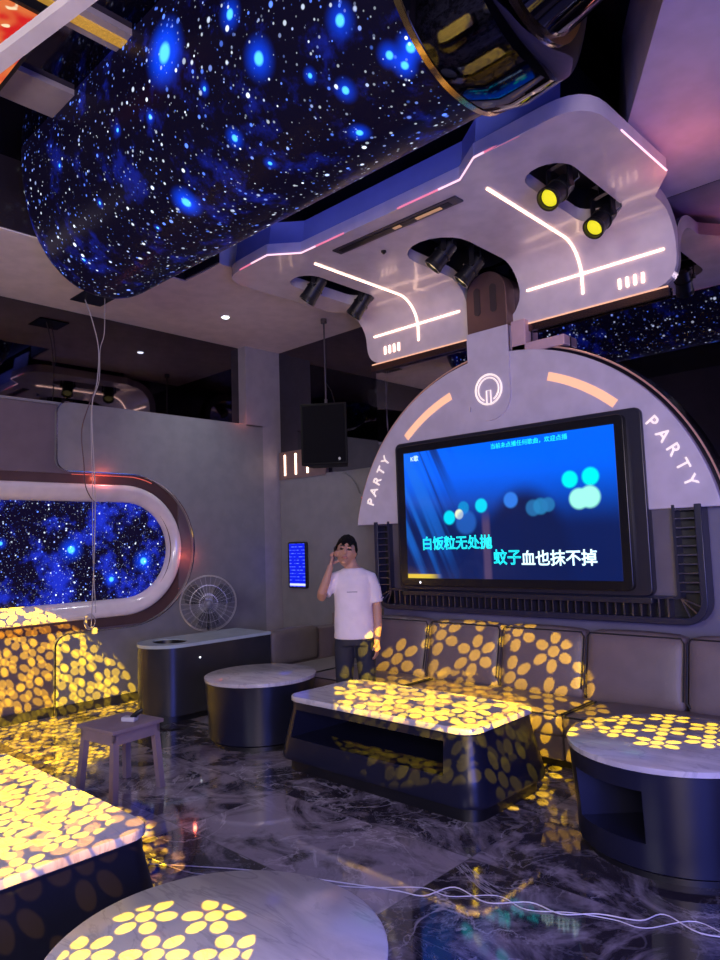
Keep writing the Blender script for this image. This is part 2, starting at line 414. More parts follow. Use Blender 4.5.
def section(x, g, half=None, n=40, z_top=4.74):
    """cross-section outline of the capsule at x, grown by g"""
    r = (Y1-Y0)/2+g; yc = (Y0+Y1)/2; h = ZT-ZB+g; pts = []
    for k in range(n+1):
        a = pi*k/n; c, s_ = cos(a), sin(a)
        pts.append((x, yc-r*math.copysign(abs(c)**(2/NE), c), ZT-h*s_**(2/NE)))
    return pts
f = MB(); f.loft([section(-1.76, -.02), section(-1.76, .035), section(-1.73, .035), section(-1.73, -.02)], close=False, cap=(False, False)); obj('gold_band', f, GOLD, cap)
f = MB(); f.loft([section(-1.73, .03), section(-1.60, .055), section(-1.40, .03), section(-1.36, -.03), section(-1.36, -.12)], close=False, cap=(False, False)); obj('collar', f, mat('collar gloss', (.06, .065, .10), .06, metal=1.), cap)
f = MB(); f.loft([section(-1.37, -.105), section(-1.34, -.10), section(-1.34, -.16), section(-1.37, -.165)], close=False, cap=(False, False)); obj('inner_band', f, GOLD, cap)
f = MB(); f.loft([section(-1.36, -.13), section(-1.0, -.22), section(-.5, -.26)], close=False, cap=(False, False)); obj('inner_tube', f, MATS['collar gloss'], cap)
f = MB(); f.loft([section(-.52, -.28), section(-.50, -.28)], close=True, cap=(True, True)); obj('end_screen', f, star_mat('end stars', [(3.1, -.2, .6, .06, 1.)], dens=13, neb=1.), cap)

# ------------------------------------------------------------------ canopy panel, flat then bending down in front of the screen
UC, S0, RB, ZK = -3.335, 5.10, .28, 4.0
LIP = S0+RB
def bend(u, s, off=0.):
    """(u, s) on the developed sheet -> world; off moves towards the room"""
    if s <= S0: return Vector((UC+u, s, ZK-off))
    a = min((s-S0)/RB, pi/2); ex = s-S0-a*RB if a >= pi/2-1e-9 else 0.
    c = Vector((UC+u, S0, ZK-RB)); d = Vector((0, sin(a), cos(a)))
    return c+d*(RB-off)+Vector((0, 0, -ex))
SE = S0+RB*pi/2+.25
def stad(u0, u1, s0, s1, n=10):
    r = (u1-u0)/2; uc = (u0+u1)/2
    return arc(uc, s1-r, r, 0, pi, n)+arc(uc, s0+r, r, pi, 2*pi, n)
outline = round_poly([(-.80, 3.76), (.80, 3.76), (1.02, 3.60), (1.79, 3.56), (1.82, 4.70), (1.64, 4.97), (1.62, SE), (-1.56, SE), (-1.60, 5.10), (-1.70, 4.95), (-1.70, 3.62), (-1.02, 3.58)],
                     [.02, .02, .03, .26, .02, .06, .22, .22, .06, .05, .26, .03])
holes = [stad(-1.40, -1.07, 4.07, 5.06), stad(1.08, 1.42, 4.00, 5.05), stad(-.27, .29, 4.32, 5.76)]
def sheet(outl, hls, cuts, off):
    bm = bmesh.new(); es = []
    for lp in [outl]+hls:
        vs = [bm.verts.new((p[0], p[1], 0)) for p in lp]
        for i in range(len(vs)): es.append(bm.edges.new((vs[i], vs[(i+1) % len(vs)])))
    bmesh.ops.triangle_fill(bm, use_beauty=True, use_dissolve=False, edges=es)
    for c in cuts:
        bmesh.ops.bisect_plane(bm, geom=bm.verts[:]+bm.edges[:]+bm.faces[:], plane_co=(0, c, 0), plane_no=(0, 1, 0))
    # walls of the sheet: extrude to thickness after mapping
    front = {v: v.co.copy() for v in bm.verts}
    r = bmesh.ops.extrude_face_region(bm, geom=bm.faces[:], use_keep_orig=True)
    new = [g for g in r['geom'] if isinstance(g, bmesh.types.BMVert)]
    ns = set(new)
    for v in bm.verts:
        u, s = v.co.x, v.co.y
        v.co = bend(u, s, -off if v in ns else 0.)
    return bm
canopy = thing('lighting_canopy', 'broad white ceiling canopy with light lines that curves down above the screen', 'ceiling canopy', (UC, 4.4, ZK))
cuts = [S0+RB*pi/2*i/8 for i in range(9)]
panel = obj('panel', sheet(outline, holes, cuts, .10), WHITE, canopy, angle=30)
def ribbon(pts, w, off=.004, thick=.006, cutsN=1):
    """flat strip following the sheet"""
    L = []
    P = [Vector(p) for p in pts]; fine = []
    for a, b in zip(P, P[1:]):
        k = max(1, int((b-a).length/.04))
        fine += [a.lerp(b, i/k) for i in range(k)]
    fine.append(P[-1]); mb = MB(); rings = []
    for i, p in enumerate(fine):
        d = (fine[min(i+1, len(fine)-1)]-fine[max(i-1, 0)]).normalized(); q = Vector((-d.y, d.x))*w/2
        rings.append([bend(*(p+q), off), bend(*(p-q), off), bend(*(p-q), off+thick), bend(*(p+q), off+thick)])
    mb.loft(rings); return mb
for sg in (-1, 1):
    obj('light_line', ribbon([(sg*.87, 3.98), (sg*.87, SE-.12)], .015), LEDW, canopy, smooth=False)
    obj('light_line', ribbon([(sg*.36, S0+.40), (sg*1.50+.04, S0+.40)], .015), LEDW, canopy, smooth=False)
    for k in range(4):
        u = sg*(1.18+.062*k) if sg > 0 else -1.315+.062*k
        obj('light_slit', ribbon([(u, SE-.155), (u, SE-.075)], .018), LEDW, canopy, smooth=False)
# edge lights along the stepped rear edge and the notched side
ed = [(-1.35, 3.60), (-1.02, 3.585), (-.80, 3.765), (.80, 3.765), (1.02, 3.605), (1.25, 3.60)]
EDL = mat('edge led', (1, .5, .6), .5, emit=(1., .62, .72), es=1.3); EDR = mat('edge led pink', (1, .3, .4), .5, emit=(1., .22, .34), es=.8)
for P_, m_ in (([(-1.42, 3.605), (-1.25, 3.597)], EDR), ([(-1.25, 3.595), (-1.02, 3.585), (-.80, 3.765), (-.62, 3.765)], EDL), ([(-.62, 3.765), (-.30, 3.765)], EDR), ([(.25, 3.765), (.62, 3.765)], EDR), ([(.62, 3.765), (.80, 3.765), (1.02, 3.605), (1.1, 3.602)], EDL), ([(1.1, 3.602), (1.35, 3.60)], EDR)):
    mb = MB(); mb.tube([bend(a, b-.004, -.006) for a, b in P_], .007, 6); obj('edge_light', mb, m_, canopy)
mb = MB(); mb.tube([bend(a, b, -.006) for a, b in [(1.805, 4.0), (1.825, 4.68)]], .006, 6); obj('edge_light', mb, MATS['edge led'], canopy)
# upstand behind the rear edge (the pod's blue light is painted into its colour)
up = [(-1.5, 3.61), (-1.02, 3.60), (-.80, 3.78), (.80, 3.78), (1.02, 3.62), (1.62, 3.60)]
mb = MB(); rings = []
mb.loft([[(UC+a, b+.00, ZK+.09) for a, b in up], [(UC+a, b+.03, ZK+.30) for a, b in up], [(UC+a, b+.10, ZK+.30) for a, b in up]], close=False, cap=(False, False))
obj('upstand', mb, mat('blue glow painted upstand', (.12, .13, .34), .35), canopy, smooth=False)
for hl in holes[:2]:
    cx = sum(p[0] for p in hl)/len(hl); cy = sum(p[1] for p in hl)/len(hl)
    mb = MB(); mb.loft([[(UC+p[0]+(p[0]-cx)*.01, p[1], z) for p in hl] for z in (ZK+.098, ZK+.26)], cap=(False, True)); obj('recess', mb, BLACK, canopy)
mb = MB(); hl = stad(-.31, .33, 4.28, 5.4)
mb.loft([[(UC+p[0], p[1], z) for p in hl] for z in (ZK+.10, ZK+.30)], cap=(False, True)); obj('recess', mb, BLACK, canopy)
mb = MB(); mb.box((UC-1.52, LIP-.005, ZK-RB-.25-.075), (UC+1.55, LIP+.03, ZK-RB-.25)); obj('lip_trim', mb, BRONZE, canopy, smooth=False)
mb = MB(); mb.box((UC-1.5, LIP-.010, ZK-RB-.262), (UC+1.55, LIP-.004, ZK-RB-.250)); obj('edge_light', mb, LEDO, canopy, smooth=False)
# long air slot
mb = MB(); mb.box((UC-.57, 3.90, ZK-.012), (UC+.66, 4.00, ZK-.001)); slot = obj('air_slot', mb, mat('slot frame', (.10, .09, .11), .3, metal=.6), canopy, smooth=False)
mb = MB(); mb.box((UC-.52, 3.925, ZK-.016), (UC+.58, 3.975, ZK-.011)); obj('slot_opening', mb, BLACK, slot, smooth=False)
for xa, xb in ((.05, .12), (.27, .50)): mb = MB(); mb.box((UC+xa, 3.935, ZK-.022), (UC+xb, 3.965, ZK-.015)); obj('slot_lamp', mb, mat('dim amber lamp', (.5, .35, .2), .4, emit=(.9, .45, .2), es=.35), slot, smooth=False)
mb = MB(); mb.cyl((UC-.30, 4.23, ZK-.012), (UC-.30, 4.23, ZK), .022); mb.cyl((UC-.30, 4.23, ZK-.025), (UC-.30, 4.23, ZK-.012), .012)
obj('sensor', mb, BLACK, canopy)

# ------------------------------------------------------------------ spotlights in the recesses
def spotlight(loc, tilt, yaw, label, glow):
    t = thing('spotlight', label, 'spotlight', loc, yaw, 'black spotlights in the canopy recesses'); t.scale = (1.15,)*3
    R = Matrix.Rotation(tilt, 4, 'X')
    def tr(mb): bmesh.ops.transform(mb.bm, matrix=R, verts=mb.bm.verts); return mb
    mb = MB(); mb.cyl((0, 0, .07), (0, 0, -.11), .058, .066, 28); mb.cyl((0, 0, .10), (0, 0, .07), .03, .058, 28); mb.cyl((0, 0, -.02), (0, 0, -.03), .070)
    body = obj('body', tr(mb), BLACK, t, local=True)
    mb = MB(); mb.lathe([(.066, -.109), (.070, -.12), (.070, -.145), (.058, -.145), (.056, -.118)]); obj('rim', tr(mb), mat('spot rim', (.03, .03, .03), .3, metal=.5), body, local=True)
    mb = MB(); mb.sphere((0, 0, -.118), .052, 20, (1, 1, .35)); obj('lens', tr(mb), glow, t, local=True)
    mb = MB()
    for sg in (-1, 1): mb.box((sg*.078-.006, -.018, -.01), (sg*.078+.006, .018, .15)); mb.cyl((sg*.09, 0, 0), (sg*.066, 0, 0), .02, seg=14)
    mb.box((-.084, -.018, .145), (.084, .018, .157)); mb.cyl((0, 0, .15), (0, 0, .23), .02); mb.box((-.05, -.04, .21), (.05, .04, .25))
    obj('bracket', mb, mat('spot bracket', (.035, .033, .04), .3, metal=.7), t, local=True)
    mb = MB(); mb.tube([(.05, .05, .20), (.09, .06, .12), (.085, .07, .05), (.05, .055, .03)], .005, 6); obj('cable', mb, BLACK, t, local=True)
    return t
YL = mat('yellow lens', (.5, .45, .02), .2, emit=(.80, .72, .02), es=.9); WL = mat('warm lens', (.3, .25, .1), .2, emit=(.75, .6, .25), es=.9)
DL = mat('dim lens', (.05, .05, .03), .15, emit=(.35, .3, .1), es=.5)
spotlight((-2.06, 4.24, 3.93), rad(-50), rad(-14), 'black spotlight with glowing yellow lens, nearer of two in the far right recess', YL)
spotlight((-2.03, 4.85, 3.92), rad(-47), rad(-16), 'black spotlight with glowing yellow lens, closer to the canopy fold in its recess', YL)
spotlight((-3.30, 4.62, 4.0), rad(-42), rad(-60), 'black spotlight in the middle recess, farther from the column top', WL)
spotlight((-3.30, 5.03, 3.98), rad(-42), rad(-60), 'black spotlight in the middle recess, right beside the column top', WL)
spotlight((-4.53, 4.30, 3.97), rad(-36), rad(-60), 'black unlit spotlight at the rounded outer end of the left recess', DL)
spotlight((-4.53, 4.92, 3.97), rad(-36), rad(-60), 'black spotlight of the left recess, hanging near the curved canopy lip', DL)

# ------------------------------------------------------------------ half-round panel above the screen
dome = thing('screen_surround', 'white half-round wall panel with emblem, amber arcs and PARTY lettering above the screen', 'wall panel', (-3.27, YT, 1.78))
DX, DZ, DR = -3.27, 1.44, 1.80
a0 = math.asin((1.775-DZ)/DR)
half = [(DX+DR*cos(a), DZ+DR*sin(a)) for a in [a0+(pi-2*a0)*i/64 for i in range(65)]]
mb = MB(); mb.prism(half, 5.28, 5.36, 'y'); obj('front_panel', mb, DOMEW, dome, angle=40, bevel=.008)
half2 = [(DX+(DR+.05)*cos(a), DZ+(DR+.05)*sin(a)) for a in [a0+(pi-2*a0)*i/64 for i in range(65)]]
mb = MB(); mb.prism(half2, 5.335, 5.42, 'y'); obj('back_panel', mb, mat('dark panel edge', (.06, .05, .07), .15, metal=.8), dome, angle=40)
mb = MB(); mb.tube([(DX+(DR+.035)*cos(a), 5.33, DZ+(DR+.035)*sin(a)) for a in [a0+.02+(pi-2*a0-.04)*i/64 for i in range(65)]], .008, 6); obj('edge_line', mb, mat('warm metal line', (.9, .6, .5), .3, metal=.8, emit=(1, .45, .35), es=.12), dome)
def arcband(r0, r1, A0, A1, y, th):
    n = 20; p = [(DX+r1*cos(A0+(A1-A0)*i/n), DZ+r1*sin(A0+(A1-A0)*i/n)) for i in range(n+1)]
    q = [(DX+r0*cos(A1-(A1-A0)*i/n), DZ+r0*sin(A1-(A1-A0)*i/n)) for i in range(n+1)]
    mb = MB(); mb.prism(p+q, y-th, y, 'y'); return mb
obj('amber_arc', arcband(1.545, 1.615, rad(48), rad(71.5), 5.279, .006), LEDO, dome, smooth=False)
obj('amber_arc', arcband(1.545, 1.615, rad(108.5), rad(132), 5.279, .006), LEDO, dome, smooth=False)
def text(body, size, loc, rot, m, parent, name, ext=.003, align='CENTER', outline=0., sx=1.):
    c = bpy.data.curves.new(name, 'FONT'); c.body = body; c.size = size; c.extrude = ext; c.align_x = align; c.align_y = 'CENTER'
    if outline: c.fill_mode = 'NONE'; c.extrude = 0; c.bevel_depth = outline; c.bevel_resolution = 0; c.resolution_u = 3
    tmp = link(bpy.data.objects.new('t', c)); dg = bpy.context.evaluated_depsgraph_get(); dg.update()
    me = bpy.data.meshes.new_from_object(tmp.evaluated_get(dg)); bpy.data.objects.remove(tmp); me.materials.clear(); me.materials.append(m)
    o = link(bpy.data.objects.new(name, me))
    o.parent = parent; o.location = Vector(loc)-root_of(parent); o.rotation_euler = rot; o.scale = (sx, 1, 1); return o
LET = mat('pale lettering', (.9, .85, .8), .4, emit=(1., .82, .72), es=.75)
for ch, a in zip('PARTY', (160, 156, 152, 148, 144)):
    A = rad(a); text(ch, .135, (DX+1.655*cos(A), 5.275, DZ+1.655*sin(A)), (pi/2, -(A-pi/2), 0), LET, dome, 'letter')
for ch, a in zip('PARTY', (36.8, 32.2, 27.6, 23, 18.6)):
    A = rad(a); text(ch, .135, (DX+1.655*cos(A), 5.275, DZ+1.655*sin(A)), (pi/2, -(A-pi/2), 0), LET, dome, 'letter')
# emblem: ring with a keyhole like bar
EX, EZ = -3.345, 2.925
mb = MB(); mb.tube([(EX+.135*cos(2*pi*i/40), 5.256, EZ+.135*sin(2*pi*i/40)) for i in range(40)], .008, 6, closed=True)
mb.tube([(EX+.105*cos(rad(-62)+rad(304)*i/30), 5.256, EZ+.105*sin(rad(-62)+rad(304)*i/30)) for i in range(31)], .006, 6)
mb.tube([(EX-.022, 5.256, EZ-.13), (EX-.022, 5.256, EZ-.01), (EX+.022, 5.256, EZ-.01), (EX+.022, 5.256, EZ-.13)], .006, 6)
obj('emblem', mb, LET, dome)
nk = [(-3.555, 2.75), (-3.555, 3.47), (-3.125, 3.47), (-3.125, 2.86)]
mb = MB(); mb.prism(nk+arc(-3.34, 2.86, .215, 0, -pi, 12)[1:-1], 5.262, 5.30, 'y'); mb.box((-3.555, 5.28, 3.2), (-3.125, 5.42, 3.47)); neck = obj('neck', mb, DOMEW, dome, angle=40)
top = [(-3.55, 3.47), (-3.13, 3.47), (-3.13, 3.80)]+arc(-3.34, 3.80, .21, 0, pi, 12)[1:]
mb = MB(); mb.prism(top, 5.275, 5.45, 'y'); nt = obj('neck_cap', mb, mat('bronze neck', (.20, .12, .11), .3, metal=.6), dome, angle=40, bevel=.006)
for x in (-3.43, -3.26):
    mb = MB(); mb.prism(stad(x-.032, x+.032, 3.62, 3.88), 5.268, 5.276, 'y'); obj('slot', mb, mat('slot dark', (.05, .035, .035), .4), nt)
mb = MB(); mb.box((-3.12, 5.31, 3.20), (-2.98, 5.42, 3.50)); mb.box((-3.12, 5.31, 3.19), (-2.62, 5.42, 3.28)); obj('side_step', mb, mat('pink panel', (.62, .42, .46), .4), dome, smooth=False, bevel=.01)

mb = MB(); mb.box((-3.118, 5.385, 3.50), (-2.99, 5.415, 3.515)); obj('red_lamp', mb, mat('red lamp', (1, .3, .2), .5, emit=(1., .16, .10), es=2.5), dome, smooth=False)

# ------------------------------------------------------------------ television
tv = thing('television', 'large wall television showing blue karaoke video with Chinese lyrics', 'television', (-3.27, 5.28, 1.16))
TX0, TX1, TZ0, TZ1 = -4.40, -2.13, 1.17, 2.52
mb = MB(); mb.prism(rrect(TX0, TZ0, TX1, TZ1, .05), 5.20, 5.26, 'y'); obj('bezel', mb, mat('tv black', (.008, .008, .012), .25), tv, angle=40, bevel=.008)
mb = MB(); mb.prism(rrect(TX0-.06, TZ0-.04, TX1+.12, TZ1+.04, .06), 5.25, 5.40, 'y'); obj('housing', mb, mat('tv housing', (.02, .02, .035), .3), tv, angle=40, bevel=.01)
def tv_mat():
    M = bpy.data.materials.new('karaoke picture'); M.use_nodes = True; n = N(M.node_tree); b = M.node_tree.nodes['Principled BSDF']
    x, y, z = n.sep(n.coord()); P = n.comb(x, 0., z)   # local: x -1.07..1.07, z .1..1.28
    up = n.ramp(z + x*.02, .50, 1.12)
    c = n.mix(up, (.004, .012, .09), (.0, .12, .95))
    # dark car-like arch at centre right
    dd = n.v('LENGTH', n.v('MULTIPLY', n.v('SUBTRACT', P, (.25, 0., .23)), (1.5, 1., 1.)))
    c = n.mix(n.ramp(dd, .72, .50), c, (.004, .010, .07))
    # diagonal pale stripes on the left
    q = n.noise(n.v('MULTIPLY', n.comb(x+z*.45, 0., z*.2), (5., 1., 1.)), 1.2, 2)
    lm = n.ramp(x, -.35, -.75)
    c = n.mix(n.ramp(q, .46, .60)*lm*.55, c, (.01, .16, .75)); c = n.mix(n.ramp(q, .46, .36)*lm*.9, c, (.004, .01, .06))
    c = n.mix(n.ramp(z, .40, .2)*.45, c, (.003, .010, .08))
    c = n.mix(n.ramp(n.m('ABSOLUTE', x+.13-0.), .055, .02)*n.ramp(z, .72, .55)*.5, c, (.14, .08, .16))
    for px, pz, r, col, a in [(-.52, .64, .07, (.0, .70, .9), 1.), (-.36, .72, .065, (.0, .28, .65), .8), (-.17, .73, .068, (.0, .65, .9), 1.), (-.41, .665, .05, (.75, .85, .6), 1.), (-.34, .59, .12, (.02, .15, .65), .55),
                              (.13, .76, .075, (.03, .2, .8), .9), (.34, .68, .075, (.02, .16, .42), .8), (.41, .69, .075, (.02, .22, .5), .8), (.48, .70, .065, (.02, .18, .45), .8), (.68, .89, .075, (.0, .9, .85), 1.), (.855, .90, .078, (.0, .9, .85), 1.), (.75, .73, .09, (.35, 1., .8), 1.), (.84, .74, .095, (.35, 1., .8), 1.)]:
        d = n.v('DISTANCE', P, (px, 0., pz)); c = n.mix(n.ramp(d, r*1.08, r*.72)*a, c, col)
    c = n.mix(n.ramp(z, .128, .120)*n.ramp(x, -.62, -.8), c, (.7, .5, .05))
    n.put(b.inputs['Emission Color'], c); b.inputs['Emission Strength'].default_value = 1.15; n.put(b.inputs['Base Color'], (.004, .004, .006, 1)); b.inputs['Roughness'].default_value = .12
    return M
mb = MB(); mb.box((TX0+.095, 5.197, TZ0+.075), (TX1-.075, 5.201, TZ1-.075)); scr = obj('screen', mb, tv_mat(), tv, smooth=False)
CY = mat('lyric cyan', (0, .8, .8), .5, emit=(.02, .80, .82), es=1.0); CW = mat('lyric white', (.8, 1, 1), .5, emit=(.62, .98, .95), es=1.0); CI = mat('lyric inner', (.1, .3, .5), .5, emit=(.04, .32, .60), es=1.)
rx = (pi/2, 0, 0)
text('白饭粒无处抛', .130, (-3.73, 5.192, 1.56), rx, CY, scr, 'lyric_text', outline=.0035)
text('蚊子', .137, (-3.20, 5.192, 1.425), rx, CY, scr, 'lyric_text', outline=.0035)
text('血也抹不掉', .134, (-2.73, 5.192, 1.415), rx, CW, scr, 'lyric_text', .001)
text('血也抹不掉', .134, (-2.73, 5.192, 1.415), rx, CW, scr, 'lyric_text', outline=.003)
text('当前未点播任何歌曲，欢迎点播', .052, (-2.95, 5.192, 2.395), rx, CY, scr, 'notice_text', .001)
text('K歌', .06, (-4.17, 5.192, 2.38), rx, CW, scr, 'channel_text', .001)
mb = MB(); mb.cyl((-4.30+.14, 5.197, TZ0+.035), (-4.30+.14, 5.20, TZ0+.035), .01, seg=12); obj('standby_light', mb, mat('standby', (1, 1, 1), .5, emit=(.9, .9, 1), es=2), tv)
mb = MB(); mb.box((TX0+.0, 5.22, TZ0-.09), (TX1+.12, 5.40, TZ0-.045)); obj('lower_shelf', mb, MATS['tv housing'], tv, bevel=.006)

# ribbed channel round the screen
vent = thing('ribbed_channel', 'dark ribbed channel framing the lower half of the television', 'wall trim', (-3.27, YT, .9))
def U(off):   # outer U path inset by off
    x0, x1, z0, z1, r = -4.80+off, -1.64-off, .93+off, 1.80, max(.02, .17-off)
    return [(x1, z1)]+arc(x1-r, z0+r, r, 0, -pi/2, 8)+arc(x0+r, z0+r, r, -pi/2, -pi, 8)+[(x0, z1)]
def uband(o0, o1, y0, y1):
    A, B = U(o0), U(o1); mb = MB()
    mb.loft([[(p[0], y0, p[1]), (q[0], y0, q[1]), (q[0], y1, q[1]), (p[0], y1, p[1])] for p, q in zip(A, B)]); return mb
obj('outer_rim', uband(0, .05, 5.27, 5.42), mat('rim blue black', (.02, .022, .05), .3), vent, bevel=.006)
obj('inner_rim', uband(.185, .205, 5.27, 5.42), MATS['rim blue black'], vent)
obj('backing', uband(.05, .19, 5.39, 5.415), BLACK, vent)
mb = MB(); x = -4.56
while x < -1.9: mb.box((x-.006, 5.285, .98), (x+.006, 5.40, 1.12)); x += .066
z = 1.17
while z < 1.80:
    mb.box((-1.83, 5.285, z-.005), (-1.69, 5.40, z+.005)); mb.box((-4.75, 5.285, z-.005), (-4.61, 5.40, z+.005)); z += .066
for cx, sg in ((-1.83, 1), (-4.61, -1)):
    for a in (-22, -45, -68):
        A = rad(a); mb.tube([(cx+sg*.0, 5.30, 1.12), (cx+sg*cos(A)*.15, 5.30, 1.12+sin(A)*.15)], .007, 4)
obj('ribs', mb, mat('rib metal', (.12, .11, .16), .3, metal=.7), vent, smooth=False)
mb = MB(); mb.prism([(-4.60, 1.12), (-1.84, 1.12), (-1.84, 1.775), (-4.60, 1.775)], 5.33, 5.42, 'y'); obj('inner_board', mb, mat('inner board', (.13, .115, .15), .45), vent, smooth=False)

# ------------------------------------------------------------------ corner details on the rear wall
wl = thing('slit_light', 'wall light plate with three upright white slits by the corner column', 'wall light', (-6.6, 5.9, 2.6))
mb = MB(); mb.box((-6.97, 5.86, 2.44), (-6.10, 5.915, 2.80)); obj('plate', mb, mat('brown plate', (.20, .13, .13), .4), wl, smooth=False)
for x in (-6.85, -6.64, -6.42): mb = MB(); mb.box((x-.012, 5.85, 2.49), (x+.012, 5.861, 2.76)); obj('light_slit', mb, LEDW, wl, smooth=False)
mb = MB(); mb.prism([(-6.97, 0.02), (-4.9, 0.02), (-4.9, 1.9), (-5.28, 2.05)]+arc(-5.95, 2.05, .41, 0.3, pi/2, 8)+[(-6.97, 2.46)], 5.87, 5.905, 'y'); struct('trim_9', mb, GREY, smooth=True)
mb = MB(); mb.prism([(-5.42, 2.02), (-5.22, 2.02), (-5.18, 2.12), (-5.46, 2.12)], 5.80, 5.90, 'y'); struct('trim_10', mb, LEDR)
pan = thing('control_panel', 'narrow black wall touch panel with bright blue song list', 'control panel', (-6.68, 5.87, 1.34))
mb = MB(); mb.prism(rrect(-6.82, 1.05, -6.46, 1.63, .03), 5.845, 5.868, 'y'); obj('case', mb, BLACK, pan, bevel=.004)
def panel_mat():
    M = bpy.data.materials.new('panel picture'); M.use_nodes = True; n = N(M.node_tree); b = M.node_tree.nodes['Principled BSDF']
    x, y, z = n.sep(n.coord())
    row = n.m('FRACT', (z+1.)*24.); ln = n.ramp(n.m('ABSOLUTE', row-.5), .14, .04)
    br = n.ramp(n.noise(n.comb(x*1., 0., n.m('FLOOR', (z+1.)*24.)), 14, 1), .42, .6)
    c = n.mix(ln*br*.6, (.0, .01, .75), (.25, .4, 1.)); c = n.mix(n.ramp(z, -.225, -.235)*n.ramp(z, -.262, -.252), c, (.7, .75, 1.))
    n.put(b.inputs['Emission Color'], c); b.inputs['Emission Strength'].default_value = 1.2; n.put(b.inputs['Base Color'], (0, 0, .01, 1))
    return M
mb = MB(); mb.box((-6.79, 5.842, 1.07), (-6.50, 5.846, 1.61)); obj('screen', mb, panel_mat(), pan, smooth=False)

# hanging loudspeaker
sp = thing('loudspeaker', 'black box loudspeaker hanging by a thin rod near the corner', 'loudspeaker', (-5.50, 5.32, 2.45), rad(34))
mb = MB(); mb.prism([(-.20, .16), (-.26, -.16), (.26, -.16), (.20, .16)], 0, .68); cab = obj('cabinet', mb, mat('speaker black', (.004, .004, .005), .6, spec=.2), sp, local=True, bevel=.012)
mb = MB(); mb.box((-.235, -.172, .025), (.235, -.158, .655)); obj('grille', mb, mat('speaker grille', (.003, .003, .005), .8, spec=.15), sp, local=True, bevel=.004)
mb = MB(); mb.cyl((.17, -.176, .06), (.17, -.172, .06), .015, seg=14); obj('badge', mb, mat('dim badge', (.12, .12, .13), .3, metal=.8), sp, local=True)
mb = MB(); mb.cyl((0, 0, .70), (0, 0, 1.66), .009, seg=10); mb.box((-.2, -.02, .68), (.2, .02, .70)); mb.cyl((0, 0, .69), (0, 0, .75), .02, seg=12); mb.cyl((0, 0, 1.62), (0, 0, 1.67), .035, seg=16); obj('hanging_rod', mb, mat('rod', (.15, .14, .15), .3, metal=.8), sp, local=True)
mb = MB(); mb.tube([(.1, 0, .70), (.06, .02, .85), (.0, .02, .95), (.015, 0, 1.2)], .005, 6); obj('cable', mb, BLACK, sp, local=True)

# ------------------------------------------------------------------ sofa
sofa = thing('corner_sofa', 'long brown grey leather corner sofa against the television wall', 'sofa', (-3.2, 4.9, 0))
def cushion(x0, x1, y0, y1, z0, z1, lean=0., puff=.018, r=.045):
    """soft box: superellipsoid-like grid, leaning back by lean at the top"""
    t = bmesh.new(); bmesh.ops.create_cube(t, size=2); bmesh.ops.subdivide_edges(t, edges=t.edges[:], cuts=9, use_grid_fill=True)
    hx, hy, hz = (x1-x0)/2, (y1-y0)/2, (z1-z0)/2
    for v in t.verts:
        p = v.co.copy(); q = []
        for c, h in zip(p, (hx, hy, hz)):
            q.append(max(-1, min(1, c))*h)
        q = Vector(q); core = Vector([max(-h+r, min(h-r, c)) for c, h in zip(q, (hx, hy, hz))])
        d = q-core
        if d.length > 1e-6: q = core+d.normalized()*r
        a, b, c = p
        q.y += math.copysign(puff*(1-a*a)*(1-c*c), b)*(abs(b) > .99); q.z += puff*.8*(1-a*a)*(1-b*b)*(c > .99)
        q.y += lean*(q.z+hz)/(2*hz)
        v.co = q+Vector(((x0+x1)/2, (y0+y1)/2, (z0+z1)/2))
    return t
def bmb(t): m_ = MB(); m_.merge(t); return m_
xs = [-4.79, -4.02, -3.25, -2.50, -1.76, -1.02, -.28]
for a, b in zip(xs, xs[1:]):
    o = obj('back_cushion', bmb(cushion(a+.008, b-.008, 5.02, 5.17, .35, .865, lean=.12)), LEATHER, sofa, angle=80)
    pts = [(a+.03, 5.035, .40), (a+.012, 5.03, .44), (a+.012, 5.125, .82), (a+.035, 5.135, .855), (b-.035, 5.135, .855), (b-.012, 5.125, .82), (b-.012, 5.03, .44)]
    mb = MB(); mb.tube([(p[0], p[1]-.004, p[2]) for p in pts], .006, 5); obj('piping', mb, PIPE, o)
sx = [-5.05, -3.92, -2.40, -.85]
for a, b in zip(sx, sx[1:]):
    o = obj('seat_cushion', bmb(cushion(a+.008, b-.008, 4.47, 5.12, .22, .375, puff=.012, r=.03)), LEATHER, sofa, angle=80)
    mb = MB(); mb.tube([(a+.015, 5.0, .372), (a+.014, 4.485, .370), (a+.03, 4.474, .366), (b-.03, 4.474, .366), (b-.014, 4.485, .370), (b-.015, 5.0, .372)], .006, 5); obj('piping', mb, PIPE, o)
    mb = MB(); mb.box((a+.006, 4.49, .06), (b-.006, 5.15, .225), bevel=.02); obj('base', mb, LEATHER, sofa)
mb = MB(); mb.box((-4.79, 5.22, .1), (-.3, 5.40, .80), bevel=.03); obj('back_frame', mb, LEATHER, sofa)
mb = MB(); mb.box((-5.2, 4.56, 0), (-.9, 5.3, .06)); obj('plinth', mb, BLACK, sofa, smooth=False)
